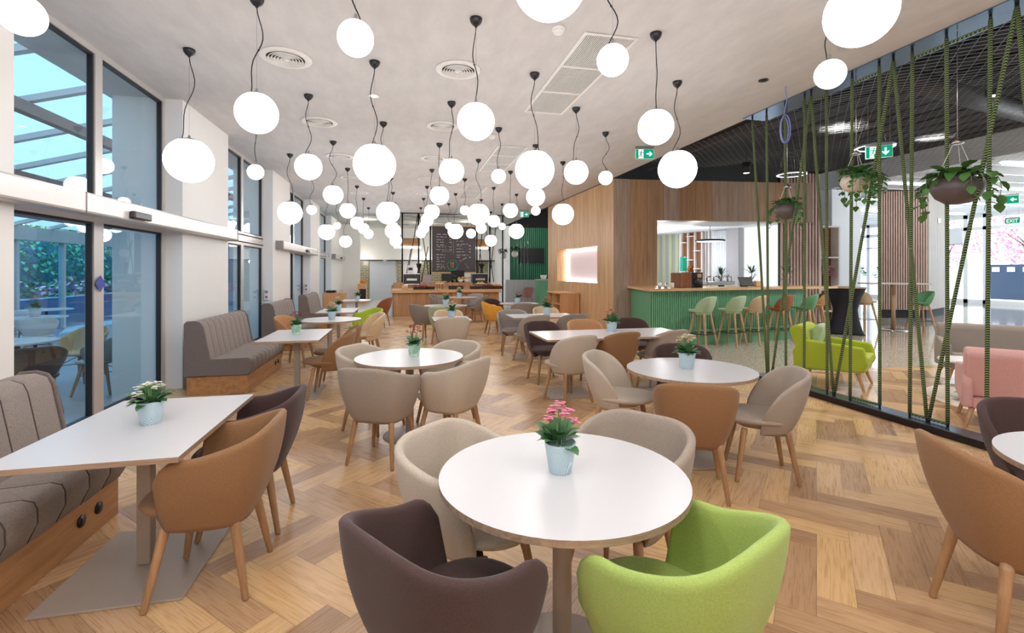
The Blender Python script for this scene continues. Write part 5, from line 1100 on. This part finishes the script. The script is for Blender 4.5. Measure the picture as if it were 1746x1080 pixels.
def ttable(x, y, lab, R_=.42):
    r = empty('terrace_table', (x, y, ZF), 0, lab, 'table', 'terrace tables'); MB().lathe([(R_, .72), (R_, .74), (.001, .74)], seg=40, sm=False).build('tabletop', 'table_white', r); MB().lathe([(.03, .01), (.03, .72)], seg=14).build('column', 'black_plastic', r); MB().lathe([(.24, 0), (.24, .012), (.001, .016)], seg=30).build('base_plate', 'black_plastic', r)
ttable(-4.95, 7.65, 'nearest white round table out on the terrace'); ttable(-7.2, 11.6, 'white round terrace table with a green potted plant', .5); ttable(-8.4, 13.9, 'far white terrace table before the flowers', .5); ttable(-6.4, 15.2, 'far terrace table on the right seen through the door', .5)
GT = 'chairs on the terrace'
for (c_, x, y, fx, fy, lab) in (('brown_shell', -4.2, 6.75, -.6, .8, 'dark brown shell chair nearest the terrace door'), ('taupe_shell', -4.05, 7.75, -1, 0, 'taupe shell chair just outside the terrace door'), ('tan_shell', -4.75, 8.6, -.2, -1, 'tan shell chair behind the nearest terrace table'), ('white_shell', -6.75, 10.95, -.5, .8, 'white shell chair at the terrace table with the plant'), ('white_shell', -7.9, 11.1, .8, .6, 'white shell chair at the left of the terrace table with the plant'), ('white_shell', -8.3, 13.0, 0, 1, 'white shell chair at the far terrace table'), ('brown_shell', -5.9, 14.5, -.6, .8, 'dark shell chair far out on the terrace')):
    chair('terrace', c_, x, y, fx, fy, lab, GT, ZF)
plant(-7.2, 11.6, 'pink', 'planter_white', 'potted plant on the white terrace table', z=ZF+.74, sc=1.6, seed=81); plant(-5.1, 7.5, 'cream', 'pot_blue', 'succulent in a square pale pot on the nearest terrace table', z=ZF+.74, sc=1.5, seed=83)
r = empty('closed_parasol', (-8.9, 10.6, ZF), 0, 'folded pale parasol on the terrace at the left edge', 'parasol'); MB().lathe([(.03, 0), (.03, 2.6)], seg=12).build('pole', 'white_metal', r); MB().lathe([(.1, .9), (.2, 1.0), (.13, 1.5), (.16, 1.6), (.09, 2.3), (.03, 2.55)], seg=18, sm=True).build('canopy', 'parasol', r); MB().lathe([(.3, 0), (.3, .06), (.001, .07)], seg=24).build('base', 'pergola_brown', r)

# ------------------------------------------------------------------ lighting
W = bpy.data.worlds.new('world'); S.world = W; W.use_nodes = True; nt = W.node_tree; nt.nodes.clear()
o = nt.nodes.new('ShaderNodeOutputWorld'); bg = nt.nodes.new('ShaderNodeBackground'); bg.inputs[0].default_value = (.74, .87, 1.0, 1); bg.inputs[1].default_value = 4.0
nt.links.new(bg.outputs[0], o.inputs[0])
def light(kind, name, loc, energy, col=(1, 1, 1), size=.2, rot=(0, 0, 0), sy=None):
    l = bpy.data.lights.new(name, kind); l.energy = energy; l.color = col; ob = bpy.data.objects.new(name, l); COL.objects.link(ob); ob.location = loc; ob.rotation_euler = rot
    if kind == 'AREA':
        l.size = size
        if sy: l.shape = 'RECTANGLE'; l.size_y = sy
    elif kind == 'SUN': l.angle = math.radians(2)
    else: l.shadow_soft_size = size
    return ob
light('SUN', 'sun', (40, 0, 20), 6.0, (1, .97, .92), rot=(math.radians(38), 0, math.radians(205)))
for (x, y, z) in ((-1.17, 1.9, 2.86), (-.28, .9, 2.7), (1.48, .9, 2.7), (3.23, .9, 2.75), (-2.1, .9, 2.7), (.64, -.2, 2.88), (2.35, -.2, 2.9), (-1.17, -.4, 2.88), (-.28, -2, 2.7), (1.5, -2, 2.7), (3.2, -2, 2.7)):
    light('POINT', 'globe_lamp', (x, y, z), 26, (1, .985, .975), .2)
for (x, y) in ((7.5, 3), (10, 3), (7.5, 7), (10, 7.3), (12, 5)): light('SPOT', 'track_spot_light', (x, y, 4.3), 260, (1, .96, .9), .1).data.spot_size = 2.0
for (x, y) in ((-1.5, 22), (1, 23), (3, 22), (-2.0, 25.6), (1, 25.6), (3, 25.6), (6.5, 22)): light('POINT', 'kitchen_and_fill_light', (x, y, 3.6 if y < 25 else 2.0), (70 if x > 5 else 22) if y < 25 else 20, (1, .95, .85), .12)  # the point by the green wall is added to brighten that wall
for (x, y) in ((7.6, 13.2), (8.6, 12.9), (8.2, 14.8)): light('POINT', 'bar_downlight', (x, y, 2.0), 30, (.95, .97, 1), .15)
for (x, y) in ((17, 8), (21, 10), (21, 16), (17, 17), (23, 5)): light('POINT', 'lobby_downlight', (x, y, 3.9), 200, (.95, .98, 1), .2)
S.view_settings.view_transform = 'Standard'; S.view_settings.look = 'None'; S.view_settings.exposure = .25; S.view_settings.gamma = 1; S.view_settings.use_curve_mapping = False
cy = S.cycles
cy.use_denoising = True; cy.max_bounces = 8; cy.diffuse_bounces = 4; cy.glossy_bounces = 4; cy.transparent_max_bounces = 16; cy.caustics_reflective = False; cy.caustics_refractive = False; cy.sample_clamp_indirect = 6
